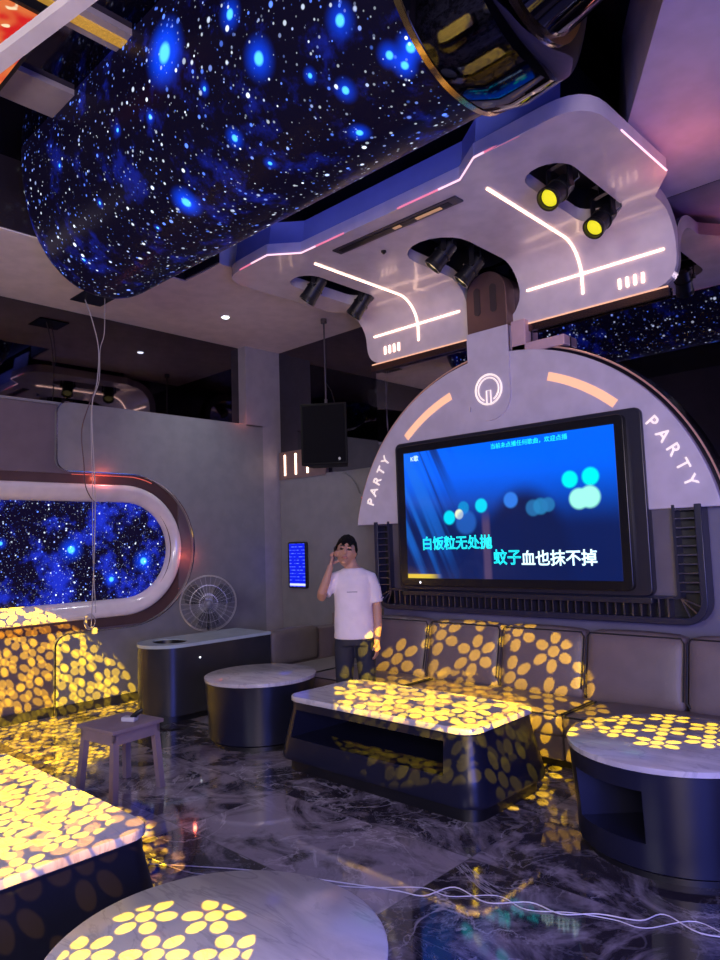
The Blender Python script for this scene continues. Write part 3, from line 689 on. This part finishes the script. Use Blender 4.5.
# return towards the console
obj('back_cushion', bmb(cushion(-5.93, -5.76, 4.70, 5.38, .33, .695, puff=.012, r=.05)), mat('taupe leather', (.15, .125, .115), .45, bump=(70, .15)), sofa, angle=80)
o = obj('seat_cushion', bmb(cushion(-5.74, -5.08, 4.66, 5.62, .20, .345, puff=.012, r=.03)), mat('pale seat leather', (.22, .20, .20), .4), sofa, angle=80)
mb = MB(); mb.box((-5.74, 4.68, .05), (-5.08, 5.62, .20), bevel=.015); obj('base', mb, mat('dark sofa base', (.035, .03, .035), .5), sofa)
o = obj('back_cushion', bmb(cushion(-5.70, -4.86, 5.50, 5.66, .33, .86, lean=.12)), MATS['taupe leather'], sofa, angle=80)
mb = MB(); mb.box((-6.0, 4.69, .05), (-5.80, 5.85, .66), bevel=.02); mb.box((-5.9, 5.70, .05), (-4.86, 5.86, .80), bevel=.02); obj('back_frame', mb, LEATHER, sofa)

# ------------------------------------------------------------------ low tables with open niches
def niche_body(outline_fn, levels, niche, depth_fn, n):
    """outline_fn(i, grow) gives the footprint point i of n; levels = [(z, grow)]; niche = (i0, i1, l0, l1) faces left out and pushed in"""
    mb = MB(); bm = mb.bm; V = [[bm.verts.new((*outline_fn(i, g), z)) for i in range(n)] for z, g in levels]
    i0, i1, l0, l1 = niche
    for l in range(len(levels)-1):
        for i in range(n):
            if l0 <= l < l1 and i0 <= i < i1: continue
            bm.faces.new((V[l][i], V[l][(i+1) % n], V[l+1][(i+1) % n], V[l+1][i]))
    bm.faces.new(V[0][::-1]); bm.faces.new(V[-1])
    zl, zh = levels[l0][0], levels[l1][0]
    lo = [V[l0][i % n] for i in range(i0, i1+1)]; hi = [V[l1][i % n] for i in range(i0, i1+1)]
    il = [bm.verts.new((*depth_fn(i), zl)) for i in range(i0, i1+1)]; ih = [bm.verts.new((*depth_fn(i), zh)) for i in range(i0, i1+1)]
    for k in range(i1-i0):
        bm.faces.new((lo[k], lo[k+1], il[k+1], il[k])); bm.faces.new((hi[k+1], hi[k], ih[k], ih[k+1])); bm.faces.new((il[k], il[k+1], ih[k+1], ih[k]))
    for e, q in ((0, 1), (-1, -1)):
        col = [V[l][(i0 if e == 0 else i1) % n] for l in range(l0, l1+1)]
        bm.faces.new(col+[ih[e], il[e]])
    return mb
def drum_table(label, c, r, h, a_n0, a_n1, fancy=True):
    t = thing('round_table', label, 'table', (c[0], c[1], 0), 0, 'round marble topped drum tables')
    n = 96
    def fo(i, g): a = 2*pi*i/n; return ((r-g)*cos(a), (r-g)*sin(a))
    lv = [(.035, .055), (.05, .035), (.16, .028), (h-.30, .022), (h-.10, .008), (h-.035, .002)]
    lv = [(.035, .05), (.05, .03), (.17, .026), (h-.12, .008), (h-.035, .002)]
    i0, i1 = round(a_n0/360*n), round(a_n1/360*n)
    def dp(i): a = 2*pi*i/n; return (.30*r*cos(a), .30*r*sin(a))
    obj('body', niche_body(fo, lv, (i0, i1, 2, 3), dp, n), LAC, t, local=True, angle=40)
    mb = MB(); mb.lathe([(r-.03, h-.036), (r+.004, h-.030), (r+.006, h-.004), (r, h)], seg=96); obj('marble_top', mb, TOP, t, local=True, angle=50)
    mb = MB(); mb.lathe([(r-.065, 0.), (r-.065, .036)], seg=64); obj('plinth', mb, BLACK, t, local=True)
    return t
drum_table('round drum table by the console, its marble top without yellow petals', (-4.75, 3.74), .46, .53, 60, 110)
drum_table('round drum table at the right edge, dark niche and petals on its far rim', (-1.41, 3.80), .52, .53, 226, 273)
drum_table('round drum table in the front with a few yellow flowers on its marble', (-1.666, 1.147), .455, .52, 40, 90)

def oblong_table(label, c):
    t = thing('oblong_table', label, 'table', (*c, 0), 0, 'oblong marble topped coffee tables')
    hx, hy, r, h = .800, .36, .10, .51
    # footprint with a fixed number of points; long front edge is subdivided so the niche can be cut
    def foot(g):
        x, y, q = hx+g, hy+g, r+g*.5
        P = []
        k = 6
        P += [(-x+q+(2*(x-q))*i/14, -y) for i in range(14)]            # front edge (14 segments)
        P += arc(x-q, -y+q, q, -pi/2, 0, k)[:-1]; P += [(x, -y+q+(2*(y-q))*i/4) for i in range(4)]
        P += arc(x-q, y-q, q, 0, pi/2, k)[:-1]; P += [(x-q-(2*(x-q))*i/14, y) for i in range(14)]
        P += arc(-x+q, y-q, q, pi/2, pi, k)[:-1]; P += [(-x, y-q-(2*(y-q))*i/4) for i in range(4)]
        P += arc(-x+q, -y+q, q, pi, 1.5*pi, k)[:-1]
        return P
    F = {}
    def fo(i, g):
        if g not in F: F[g] = foot(g)
        return F[g][i % len(F[g])]
    n = len(foot(0.))
    lv = [(.075, .01), (.085, .062), (.11, .07), (.235, .045), (.42, .004), (.475, 0.)]
    def dp(i): p = fo(i, 0.); return (p[0], p[1]+.52)
    obj('body', niche_body(fo, lv, (0, 13, 3, 4), dp, n), LAC, t, local=True, angle=40)
    top = [(p[0], p[1]) for p in foot(.012)]
    mb = MB(); mb.loft([[(p[0]*.99, p[1]*.99, .474) for p in top], [(*p, .480) for p in top], [(*p, .506) for p in top], [(p[0]*.995, p[1]*.99, .512) for p in top]])
    obj('marble_top', mb, TOP, t, local=True, angle=50)
    mb = MB(); mb.prism([(p[0], p[1]) for p in foot(.02)], 0, .077); obj('plinth', mb, BLACK, t, local=True, angle=40)
    return t
oblong_table('oblong coffee table in front of the sofa covered in yellow petals of light', (-3.17, 3.73))
oblong_table('oblong coffee table cut off by the left picture edge, thick with yellow petals', (-3.39, 1.12))

# ------------------------------------------------------------------ console along the left wall
con = thing('console_cabinet', 'long dark console with rounded end and round hole in its pale top', 'console', (-6.06, 4.0, 0))
def stadf(g, y1=4.66): return arc(-6.04, 3.66, .295+g, pi, 2*pi, 24)+[(-5.745+g, y1), (-6.335-g, y1)]
hole = [(-6.04+.19*cos(a), 3.66+.15*sin(a)) for a in [2*pi*i/32 for i in range(32)]]
mb = MB(); mb.loft([[(*p, z) for p in stadf(g)] for z, g in ((.06, -.03), (.065, 0), (.68, 0))], cap=(True, False)); obj('body', mb, mat('console lacquer', (.035, .035, .045), .25, metal=.2), con, angle=40)
bm = bmesh.new(); es = []
for lp in (stadf(.008), hole):
    vs = [bm.verts.new((*p, .71)) for p in lp]; es += [bm.edges.new((vs[i], vs[(i+1) % len(vs)])) for i in range(len(vs))]
bmesh.ops.triangle_fill(bm, use_beauty=True, edges=es)
r = bmesh.ops.extrude_face_region(bm, geom=bm.faces[:], use_keep_orig=True)
for g in r['geom']:
    if isinstance(g, bmesh.types.BMVert): g.co.z = .68
obj('top', bm, mat('console top', (.42, .50, .53), .16), con, angle=40)
mb = MB(); mb.loft([[(*p, .70) for p in hole], [(-6.04+(p[0]+6.04)*.9, 3.66+(p[1]-3.66)*.9, .52) for p in hole]], cap=(False, True)); obj('sunken_bin', mb, BLACK, con)
mb = MB(); mb.prism(stadf(-.05), 0, .06); obj('plinth', mb, BLACK, con, angle=40)
mb = MB(); mb.sphere((-5.745+.01, 3.80, .565), .007, 10); obj('indicator_light', mb, mat('indicator', (1, 1, 1), .5, emit=(.9, .95, 1), es=4), con)

# ------------------------------------------------------------------ stool and what lies on it
st = thing('wooden_stool', 'small square grey painted wooden stool standing on the marble floor', 'stool', (-4.52, 2.36, 0), rad(8))
wood = mat('painted wood', (.23, .17, .21), .5, bump=(25, .2))
mb = MB(); mb.box((-.20, -.20, .425), (.20, .20, .45), bevel=.004); obj('seat', mb, wood, st, local=True)
mb = MB()
for a, b in (((-.18, -.18), (.18, -.16)), ((-.18, .16), (.18, .18)), ((-.18, -.18), (-.16, .18)), ((.16, -.18), (.18, .18))): mb.box((a[0], a[1], .35), (b[0], b[1], .425))
obj('apron', mb, wood, st, local=True, smooth=False)
for sx_ in (-1, 1):
    for sy_ in (-1, 1):
        mb = MB(); mb.loft([[(sx_*x+dx, sy_*y+dy, z) for dx, dy in ((-.021, -.021), (.021, -.021), (.021, .021), (-.021, .021))] for x, y, z in ((.185, .185, 0), (.155, .155, .425))]); obj('leg', mb, wood, st, local=True, smooth=False)
gd = thing('remote_handset', 'small black and white handset lying on the wooden stool', 'handset', (-4.47, 2.40, .45), rad(30))
mb = MB(); mb.box((-.05, -.03, 0), (.05, .03, .03), bevel=.008); obj('cradle', mb, mat('white plastic', (.55, .53, .58), .4), gd, local=True)
mb = MB(); mb.tube([(.02, 0, .02), (.05, .0, .05), (.09, .01, .075)], [.02, .018, .012], 10); obj('handle', mb, BLACK, gd, local=True)

# ------------------------------------------------------------------ fan
fan = thing('pedestal_fan', 'round wire cage fan on a dark pole behind the console', 'fan', (-6.62, 4.50, 0), rad(58))
wire = mat('pale wire', (.55, .55, .58), .35, metal=.5)
mb = MB(); R0, zc = .31, .98
for yy, r_ in ((0, R0), (-.05, R0*.97), (.05, R0*.97)): mb.tube([(r_*cos(2*pi*i/48), yy, zc+r_*sin(2*pi*i/48)) for i in range(48)], .0035, 5, closed=True)
for yy in (-.085, .075):
    for r_ in (.10, .20): mb.tube([(r_*cos(2*pi*i/40), yy*(1-.3*(r_/R0)**2), zc+r_*sin(2*pi*i/40)) for i in range(40)], .0016, 4, closed=True)
for k in range(30):
    a = 2*pi*k/30
    for sgn in (-1, 1): mb.tube([(.05*cos(a), sgn*.09, zc+.05*sin(a)), (.2*cos(a), sgn*.08, zc+.2*sin(a)), (R0*cos(a), sgn*.02, zc+R0*sin(a))], .0011, 4)
obj('cage', mb, wire, fan, local=True)
def smoky():
    M = mat('smoky blade', (.5, .5, .55), .15); M.node_tree.nodes['Principled BSDF'].inputs['Transmission Weight'].default_value = .9; M.node_tree.nodes['Principled BSDF'].inputs['IOR'].default_value = 1.08; return M
for k in range(3):
    a0_ = 2*pi*k/3+.5; rings = []
    for r_, w, tw in ((.03, .25, .5), (.10, .55, .45), (.18, .62, .35), (.25, .48, .25), (.27, .25, .2)):
        rings.append([(r_*cos(a0_+w*q), .02*tw*q*4, zc+r_*sin(a0_+w*q)) for q in (-1, -.5, 0, .5, 1)])
    mb = MB(); mb.loft(rings, close=False, cap=(False, False)); o = obj('blade', mb, smoky(), fan, local=True); so = o.modifiers.new('s', 'SOLIDIFY'); so.thickness = .003
mb = MB(); mb.cyl((0, -.06, zc), (0, .16, zc), .05, .042, 24); mb.sphere((0, -.095, zc), .042, 18, (1, .35, 1)); mb.sphere((0, .16, zc), .045, 18); obj('motor', mb, mat('fan motor', (.16, .16, .19), .35), fan, local=True)
mb = MB(); mb.cyl((0, .12, .02), (0, .12, .95), .014, seg=14); mb.cyl((0, .12, .02), (0, .12, .5), .02, seg=14); mb.cyl((0, .12, .93), (0, .12, 1.0), .028, seg=14); obj('pole', mb, BLACK, fan, local=True)
mb = MB(); mb.lathe([(.2, 0), (.2, .012), (.18, .03), (.03, .04), (.022, .06)], (0, .12), 40); obj('base', mb, BLACK, fan, local=True)

# ------------------------------------------------------------------ cables hanging from the ceiling opening
hx_, hy_ = -6.62, 3.16
mb = MB(); mb.box((hx_-.16, hy_-.16, ZC-.012), (hx_+.16, hy_+.16, ZC-.004)); ho = tag(obj('ceiling_opening', mb, BLACK, None, smooth=False), 'square black opening in the pale ceiling with cables coming out', 'ceiling opening')
wc = mat('white cable', (.42, .38, .40), .5); rc = mat('reddish brown cable', (.10, .05, .06), .5)
def cable(name, pts, r, m, label, grp=None):
    P = [Vector(p) for p in pts]; out = []
    for i in range(len(P)-1):
        p0, p1, p2, p3 = P[max(i-1, 0)], P[i], P[i+1], P[min(i+2, len(P)-1)]
        for k in range(6):
            t = k/6; out.append(.5*((2*p1)+(p2-p0)*t+(2*p0-5*p1+4*p2-p3)*t*t+(3*p1-p0-3*p2+p3)*t**3))
    out.append(P[-1]); mb = MB(); mb.tube(out, r, 6); return tag(obj(name, mb, m), label, 'cable', grp)
cable('hanging_cable', [(hx_-.06, hy_-.05, ZC-.01), (hx_-.03, hy_+.02, 3.9), (hx_+.01, hy_+.06, 3.62), (hx_, hy_+.05, 3.3), (hx_-.01, hy_, 3.0), (hx_, hy_+.03, 2.2), (hx_+.01, hy_+.02, 1.6), (hx_, hy_, 1.02), (hx_+.01, hy_-.01, .86)], .0055, wc, 'white cable hanging straight down in front of the star window display')
cable('hanging_cable', [(hx_+.10, hy_+.08, ZC-.01), (hx_+.05, hy_+.10, 3.8), (hx_+.02, hy_+.07, 3.62), (hx_+.02, hy_+.06, 3.3), (hx_-.02, hy_+.0, 3.0), (hx_-.01, hy_+.01, 2.2), (hx_+.02, hy_+.0, 1.6), (hx_+.02, hy_+.03, 1.0)], .004, wc, 'thin pale cable twisted beside the straight white cable, ending at the frame')
cable('hanging_cable', [(hx_, hy_+.06, 3.3), (hx_-.02, hy_-.06, 2.95), (hx_-.02, hy_-.10, 2.75), (hx_-.03, hy_-.07, 2.45), (hx_+.0, hy_-.07, 2.25), (hx_-.02, hy_+.0, 2.12), (hx_-.03, hy_+.08, 2.06)], .0055, rc, 'reddish brown cable bowing away from the white cables above the display')
mb = MB()
for j in range(3): mb.tube([(hx_+.02+.012*j, hy_-.03+(.055-.006*j)*cos(2*pi*i/24), .92+(.075-.01*j)*sin(2*pi*i/24)) for i in range(24)], .004, 5, closed=True)
mb.box((hx_, hy_+.0, .80), (hx_+.03, hy_+.04, .86)); tag(obj('cable_coil', mb, wc), 'small coil of pale wire with plug at the lower window edge', 'cable coil')
fl = [(-3.36, 1.91), (-3.13, 2.06), (-2.86, 2.22), (-2.37, 2.44), (-2.20, 2.51), (-2.09, 2.55), (-2.03, 2.70), (-1.84, 2.68), (-1.70, 2.80), (-1.55, 2.80), (-1.43, 2.90), (-1.28, 2.96), (-1.22, 3.07), (-1.06, 3.02), (-.9, 3.1)]
cable('floor_cable', [(x, y, .005) for x, y in fl], .0028, mat('floor cable', (.7, .66, .72), .4), 'thin whitish wire winding over the floor towards the right drum table')
fl2 = [(-3.40, 1.95), (-3.1, 2.0), (-2.8, 2.2), (-2.4, 2.40), (-2.15, 2.60), (-2.0, 2.62), (-1.84, 2.76), (-1.68, 2.74), (-1.52, 2.84), (-1.36, 2.90), (-1.24, 2.92), (-1.1, 3.10), (-.9, 3.02)]
cable('floor_cable', [(x, y, .004) for x, y in fl2], .0022, MATS['floor cable'], 'second fainter wire crossing and recrossing the whitish floor wire')

# downlight in the soffit
dl = thing('downlight', 'small round bright white downlight in the pale ceiling near the corner', 'ceiling light', (-6.22, 4.50, ZC))
mb = MB(); mb.lathe([(.055, ZC-.008), (.055, ZC), (.04, ZC), (.04, ZC-.006)], (-6.22, 4.50), 24); obj('ring', mb, mat('white ring', (.7, .7, .7), .4), dl)
mb = MB(); mb.cyl((-6.22, 4.50, ZC-.014), (-6.22, 4.50, ZC-.007), .036); obj('lamp', mb, mat('downlight lamp', (1, 1, 1), .5, emit=(.85, .93, 1.), es=12), dl)
def point(name, loc, power, color, r=.04):
    l = bpy.data.lights.new(name, 'POINT'); l.energy = power; l.color = color; l.shadow_soft_size = r
    o = link(bpy.data.objects.new(name, l)); o.location = loc; return o
l = bpy.data.lights.new('downlight_beam', 'SPOT'); l.energy = 60; l.color = (.9, .95, 1); l.spot_size = rad(110); l.spot_blend = .8; l.shadow_soft_size = .04
o = link(bpy.data.objects.new('downlight_beam', l)); o.location = (-6.22, 4.50, ZC-.03)
point('red_glow', (-6.93, 5.28, 3.17), .35, (1., .2, .1), .01)
point('red_glow', (-6.93, 3.45, 2.375), 1.3, (1., .15, .08), .02); point('red_glow', (-6.93, 4.50, 1.50), .9, (1., .15, .08), .02)
area('side_glow', (-1.35, 4.7, 3.75), (-1.3, 4.6, 4.2), .25, 1.1, (1., .25, .18))
# glowing red display in the neighbouring recess
rd = thing('red_display', 'glowing red and orange display in the recess at the upper left corner', 'display', (-4.1, 1.4, 4.6))
mb = MB(); mb.box((-4.75, 1.24, 4.60), (-3.72, 1.56, 4.66)); obj('frame', mb, BLACK, rd, smooth=False)
def red_mat():
    M = bpy.data.materials.new('red picture'); M.use_nodes = True; n = N(M.node_tree); b = M.node_tree.nodes['Principled BSDF']; P = n.coord()
    c = n.mix(n.ramp(n.noise(P, 4, 2), .45, .62), (.65, .008, .008), (.75, .16, .04)); c = n.mix(n.ramp(n.noise(P, 9, 1), .66, .70), c, (1., .8, .5))
    n.put(b.inputs['Emission Color'], c); b.inputs['Emission Strength'].default_value = 1.; b.inputs['Base Color'].default_value = (.02, .01, .01, 1); return M
mb = MB(); mb.box((-4.72, 1.27, 4.59), (-3.75, 1.53, 4.602)); obj('picture', mb, red_mat(), rd, smooth=False)

# ------------------------------------------------------------------ person
per = thing('person', 'person in white t-shirt and dark trousers holding a phone to the ear', 'person', (-4.175, 4.30, 0), rad(40))
SKIN = mat('skin', (.46, .25, .18), .5); 
def ell(z, rx, ry, cx=0., cy=0., n=28): return [(cx+rx*cos(2*pi*i/n), cy+ry*sin(2*pi*i/n), z) for i in range(n)]
def ringpath(P, Rr, n=14):
    m_ = MB(); m_.tube(P, Rr, n); return m_
HC = Vector((-.050, -.03, 1.522)); HT = Matrix.Translation(HC) @ Matrix.Scale(1.1, 4) @ Matrix.Rotation(rad(8), 4, 'Y') @ Matrix.Rotation(rad(-8), 4, 'X')
body = MB()
# torso, neck
body.loft([ell(.80, .14, .10), ell(.90, .155, .11), ell(1.02, .14, .10), ell(1.15, .15, .105), ell(1.27, .150, .10), ell(1.34, .118, .085), ell(1.385, .075, .066), ell(1.41, .055, .058, -.01), ell(1.49, .054, .058, -.035, -.008)])
# head: shaped egg with jaw, brow, nose, ears
t = bmesh.new(); bmesh.ops.create_uvsphere(t, u_segments=40, v_segments=28, radius=1)
for v in t.verts:
    x, y, z = v.co; w = .074; d = .092; h = .113
    if z < 0: w *= 1-.30*z*z; d *= 1-.16*z*z
    if z < -.2 and y < 0: y *= 1+.10*(-z)
    fx = 1-.06*max(0, -y)*(abs(x) > .5)
    v.co = Vector((x*w*fx, y*d+.004, z*h))
body.merge(t, HT)
def hs(c, r, sc): body_t = MB(); body_t.sphere(c, r, 16, sc); return body_t
for c, r, sc in (((0, -.098, -.012), .013, (1, 1.1, 1.6)), ((0, -.092, .012), .009, (.9, 1, 2.4)), ((0, -.088, -.052), .020, (1.25, .55, .6)), ((0, -.082, -.088), .022, (1.1, .8, .7)),
                 ((-.077, .004, -.005), .022, (.35, .8, 1.35)), ((.077, .004, -.005), .022, (.35, .8, 1.35)), ((-.03, -.082, .030), .017, (1.3, .5, .5)), ((.03, -.082, .030), .017, (1.3, .5, .5))):
    body.merge(hs(c, r, sc).bm, HT)
# arms: right arm raised to the ear, left arm hanging
body.merge(ringpath([(-.11, 0, 1.315), (-.160, -.01, 1.295), (-.225, -.05, 1.23), (-.270, -.085, 1.145), (-.255, -.115, 1.19), (-.215, -.130, 1.29), (-.185, -.12, 1.38), (-.178, -.11, 1.41)],
                    [.04, .046, .042, .040, .041, .035, .026, .026]).bm)
body.merge(ringpath([(.11, 0, 1.315), (.150, 0, 1.295), (.185, .0, 1.20), (.198, .0, 1.06), (.200, -.01, 1.0), (.202, -.03, .90), (.192, -.055, .79), (.188, -.06, .76)],
                    [.04, .046, .043, .040, .039, .036, .026, .027]).bm)
def hand(root, d, side, nrm, curl, flip=1):
    """palm and five fingers; d along the hand, side towards the thumb, nrm out of the palm"""
    root, d, side, nrm = Vector(root), Vector(d).normalized(), Vector(side).normalized(), Vector(nrm).normalized()
    v = [root-d*.01, root+d*.045, root+d*.082]; e = [(0, 1), (1, 2)]; r = [(.024, .020), (.036, .017), (.037, .015)]
    h = skin([tuple(q) for q in v], e, r, 1); body.merge(h)
    for k, (o_, L) in enumerate(((.030, .070), (.010, .080), (-.011, .074), (-.030, .058))):
        p = root+d*.078+side*o_; pts = [p]; ang = curl*.35; dd = d
        for j, q in enumerate((.45, .32, .23)):
            dd = (d*cos(ang)+nrm*sin(ang)); p = p+dd*L*q; pts.append(p); ang += curl*.55
        body.merge(ringpath(pts, [.0105, .0098, .009, .0078], 8).bm)
    p = root+d*.02+side*.026; q = p+(side*.8+d*.6+nrm*.25).normalized()*.036; w = q+(side*.25+d+nrm*.4).normalized()*.032
    body.merge(ringpath([p, q, w], [.0135, .0115, .0095], 8).bm)
hand((-.176, -.108, 1.415), (.25, .02, .97), (.55, .55, -.1), (.85, .2, -.2), 1.0)
hand((.188, -.06, .765), (0, -.12, -1), (-.25, -.95, .1), (-1, .2, 0), .7)
# legs and feet (inside trousers and shoes)
for sg in (-1, 1):
    body.merge(ringpath([(sg*.08, 0, .88), (sg*.088, 0, .70), (sg*.095, -.01, .47), (sg*.10, .01, .28), (sg*.10, .015, .09), (sg*.105, -.03, .045), (sg*.115, -.13, .035)], [.085, .075, .052, .05, .036, .036, .03], 16).bm)
bb = remesh(body, .0075, 3)
po = obj('body', bb, [SKIN, mat('dark eye', (.02, .015, .015), .3), mat('lip', (.32, .12, .11), .5)], per, local=True, angle=180)
inv = HT.inverted()
for p in po.data.polygons:
    c = inv @ p.center
    if c.y < -.06:
        if (((abs(c.x)-.030)/.017)**2+((c.z-.012)/.0085)**2) < 1: p.material_index = 1
        elif (((abs(c.x)-.030)/.023)**2+((c.z-.037)/.0075)**2) < 1: p.material_index = 1
        elif ((c.x/.026)**2+((c.z+.053)/.0085)**2) < 1: p.material_index = 2
# hair
hair = MB(); t = bmesh.new(); bmesh.ops.create_uvsphere(t, u_segments=48, v_segments=36, radius=1)
for v in t.verts:
    x, y, z = v.co
    j = .5+.5*sin(x*17+3*sin(y*9))*cos(y*13+2*sin(z*11)); k = 1+.07*j
    z2 = z
    lim = .40+.14*sin(x*9+1) if y < -.30 else (-.02-.3*max(0, y+.3) if abs(x) > .55 and y < .25 else -.45)
    if z < lim: z2 = lim-.02*(lim-z); k *= 1-.30*min(1, (lim-z)*2.0)
    v.co = Vector((x*.086*k, y*.102*k+.010, z2*.128*k+.006))
hair.merge(t, HT)
obj('hair', remesh(hair, .006, 1), mat('black hair', (.004, .0035, .004), .75, spec=.15, bump=(90, .8)), per, local=True, angle=180)
# t-shirt
sh = MB(); wob = lambda z, i: 1+.03*sin(i*.9+z*23)*max(0, 1.25-z)*2
def ellw(z, rx, ry, cx=0., cy=0., n=36): return [(cx+rx*wob(z, i)*cos(2*pi*i/n), cy+ry*wob(z, i+4)*sin(2*pi*i/n), z) for i in range(n)]
sh.loft([ellw(.795, .178, .135), ellw(.85, .175, .132), ellw(.95, .168, .125), ellw(1.05, .163, .120), ellw(1.15, .166, .118), ellw(1.25, .172, .115), ellw(1.32, .160, .102), ellw(1.362, .118, .084), ellw(1.378, .092, .078), ellw(1.384, .084, .074)])
sh.merge(ringpath([(-.09, 0, 1.312), (-.155, -.01, 1.29), (-.21, -.035, 1.23), (-.245, -.062, 1.18)], [.06, .066, .060, .062], 20).bm)
sh.merge(ringpath([(.09, 0, 1.312), (.145, 0, 1.29), (.180, 0, 1.21), (.196, 0, 1.09)], [.06, .064, .056, .056], 20).bm)
def cloth(name, color, bump): return mat(name, color, .8, bump=bump)
shirt = obj('t_shirt', remesh(sh, .009, 2), cloth('white cotton', (.78, .70, .74), (14, .5)), per, local=True, angle=180)
mb = MB()
for k in range(9): mb.box((-.045+.0100*k, -.1245, 1.185), (-.038+.0100*k, -.119, 1.193))
obj('chest_print', mb, mat('faded print', (.25, .22, .28), .7), shirt, local=True, smooth=False)
mb = MB(); mb.box((.236, -.042, 1.125), (.262, -.030, 1.135)); obj('sleeve_print', mb, MATS['faded print'], shirt, local=True, smooth=False)
tr_ = MB(); tr_.loft([ell(.74, .165, .118), ell(.80, .160, .118), ell(.86, .15, .112), ell(.93, .145, .105)])
for sg in (-1, 1): tr_.merge(ringpath([(sg*.078, 0, .82), (sg*.088, 0, .70), (sg*.096, -.01, .47), (sg*.10, .01, .28), (sg*.10, .012, .10), (sg*.10, .012, .06)], [.085, .088, .074, .066, .062, .062], 20).bm)
obj('trousers', remesh(tr_, .009, 2), cloth('dark navy cloth', (.018, .020, .035), (18, .4)), per, local=True, angle=180)
for sg in (-1, 1):
    mb = MB(); mb.loft([[(sg*.108+w*cos(a)*(1.0), -.045+.135*sin(a), z) for a in [2*pi*i/24 for i in range(24)]] for z, w in ((0., .045), (.02, .05), (.045, .047), (.07, .036), (.09, .03))]); obj('shoe', mb, mat('dark shoe', (.02, .02, .022), .5), per, local=True)
# phone held at the ear: a thing of its own
pm = per.matrix_basis if False else Matrix.Translation(per.location) @ Matrix.Rotation(rad(40), 4, 'Z')
ph = thing('phone', 'small dark phone held against the side of the head', 'phone', tuple(pm @ Vector((-.148, -.085, 1.50))), rad(40))
mb = MB(); t = bmesh.new(); bmesh.ops.create_cube(t, size=1); bmesh.ops.scale(t, vec=(.009, .070, .145), verts=t.verts); bmesh.ops.bevel(t, geom=t.edges[:], offset=.0035, segments=2, affect='EDGES')
mb.merge(t, Matrix.Rotation(rad(10), 4, 'Y') @ Matrix.Rotation(rad(18), 4, 'X')); pb = obj('phone_case', mb, BLACK, ph, local=True)

# ------------------------------------------------------------------ petal projectors (real spot lamps with a flower gobo)
def gobo(name, loc, target, half_deg, power, color, cell=.085, twist=0., soft=.08):
    l = bpy.data.lights.new(name, 'SPOT'); l.energy = power; l.color = color; l.spot_size = rad(half_deg*2); l.spot_blend = .06; l.shadow_soft_size = .004
    o = link(bpy.data.objects.new(name, l)); o.location = loc; aim(o, target)
    l.use_nodes = True; nt = l.node_tree; n = N(nt); em = [q for q in nt.nodes if q.type == 'EMISSION'][0]
    x, y, z = n.sep(n.coord('Normal')); z = n.m('ABSOLUTE', z)
    px, py = x/z, y/z
    c, s = cos(twist)/cell, sin(twist)/cell
    u = px*c + py*s + 100.; v = py*c - px*s + 100.*math.sqrt(3)
    def cellp(du, dv):
        a = n.m('FRACT', u + du) - .5; b = (n.m('FRACT', (v + dv*math.sqrt(3))/math.sqrt(3)) - .5)*math.sqrt(3)
        return a, b, n.m('SQRT', a*a+b*b)
    a1, b1, r1 = cellp(0., 0.); a2, b2, r2 = cellp(.5, .5)
    pick = n.m('LESS_THAN', r1, r2)
    def lerp(p, q): return q + pick*(p-q)
    a, b, r = lerp(a1, a2), lerp(b1, b2), n.m('MINIMUM', r1, r2)
    th = n.m('ARCTAN2', b, a) + (2*pi+pi/6)
    am = n.m('MODULO', th, pi/3) - pi/6
    qx, qy = r*n.m('COSINE', am), r*n.m('SINE', am)
    dx, dy = (qx-.315)/.145, qy/.112
    pet = n.m('SQRT', dx*dx+dy*dy); cen = r/.125
    d = n.m('MINIMUM', pet, cen)
    n.put(em.inputs['Strength'], n.ramp(d, 1.+soft, 1.-soft))
    em.inputs['Color'].default_value = (1, 1, 1, 1)
    return o
YEL = (1., .62, .0); ORA = (1., .44, .03)
gobo('petal_projector', (.3, 1.0, 3.9), (-2.94, 4.20, .5), 9.7, 6500, YEL, .056, .2)
gobo('petal_projector', (.1, .5, 3.95), (-3.0, 3.86, .5), 7.0, 5200, YEL, .046, .75)
gobo('petal_projector', (-.6, .6, 3.95), (-3.0, 3.85, .5), 6.8, 2200, ORA, .054, .45)
gobo('petal_projector', (-1.2, -.4, 3.9), (-1.78, 1.03, .5), 4.0, 3200, YEL, .054, .3)
gobo('petal_projector', (-2.0, 4.6, 3.9), (-1.50, 3.94, .5), 5.8, 2200, YEL, .075, .1)
gobo('petal_projector', (-1.0, -.6, 3.9), (-3.30, 1.02, .5), 8.8, 6000, YEL, .048, .2)
gobo('petal_projector', (-1.3, -.9, 3.9), (-3.45, .98, .5), 8.6, 5000, YEL, .044, .8)
gobo('petal_projector', (-.6, -.8, 3.9), (-3.1, .98, .5), 8.6, 2200, ORA, .060, .6)
gobo('petal_projector', (-2.4, .6, 3.9), (-6.1, 2.05, .5), 12.4, 8500, YEL, .042, .4)
gobo('petal_projector', (-2.0, -.5, 3.9), (-6.1, 1.95, .5), 10.6, 9500, (1., .60, 0.), .040, .9)
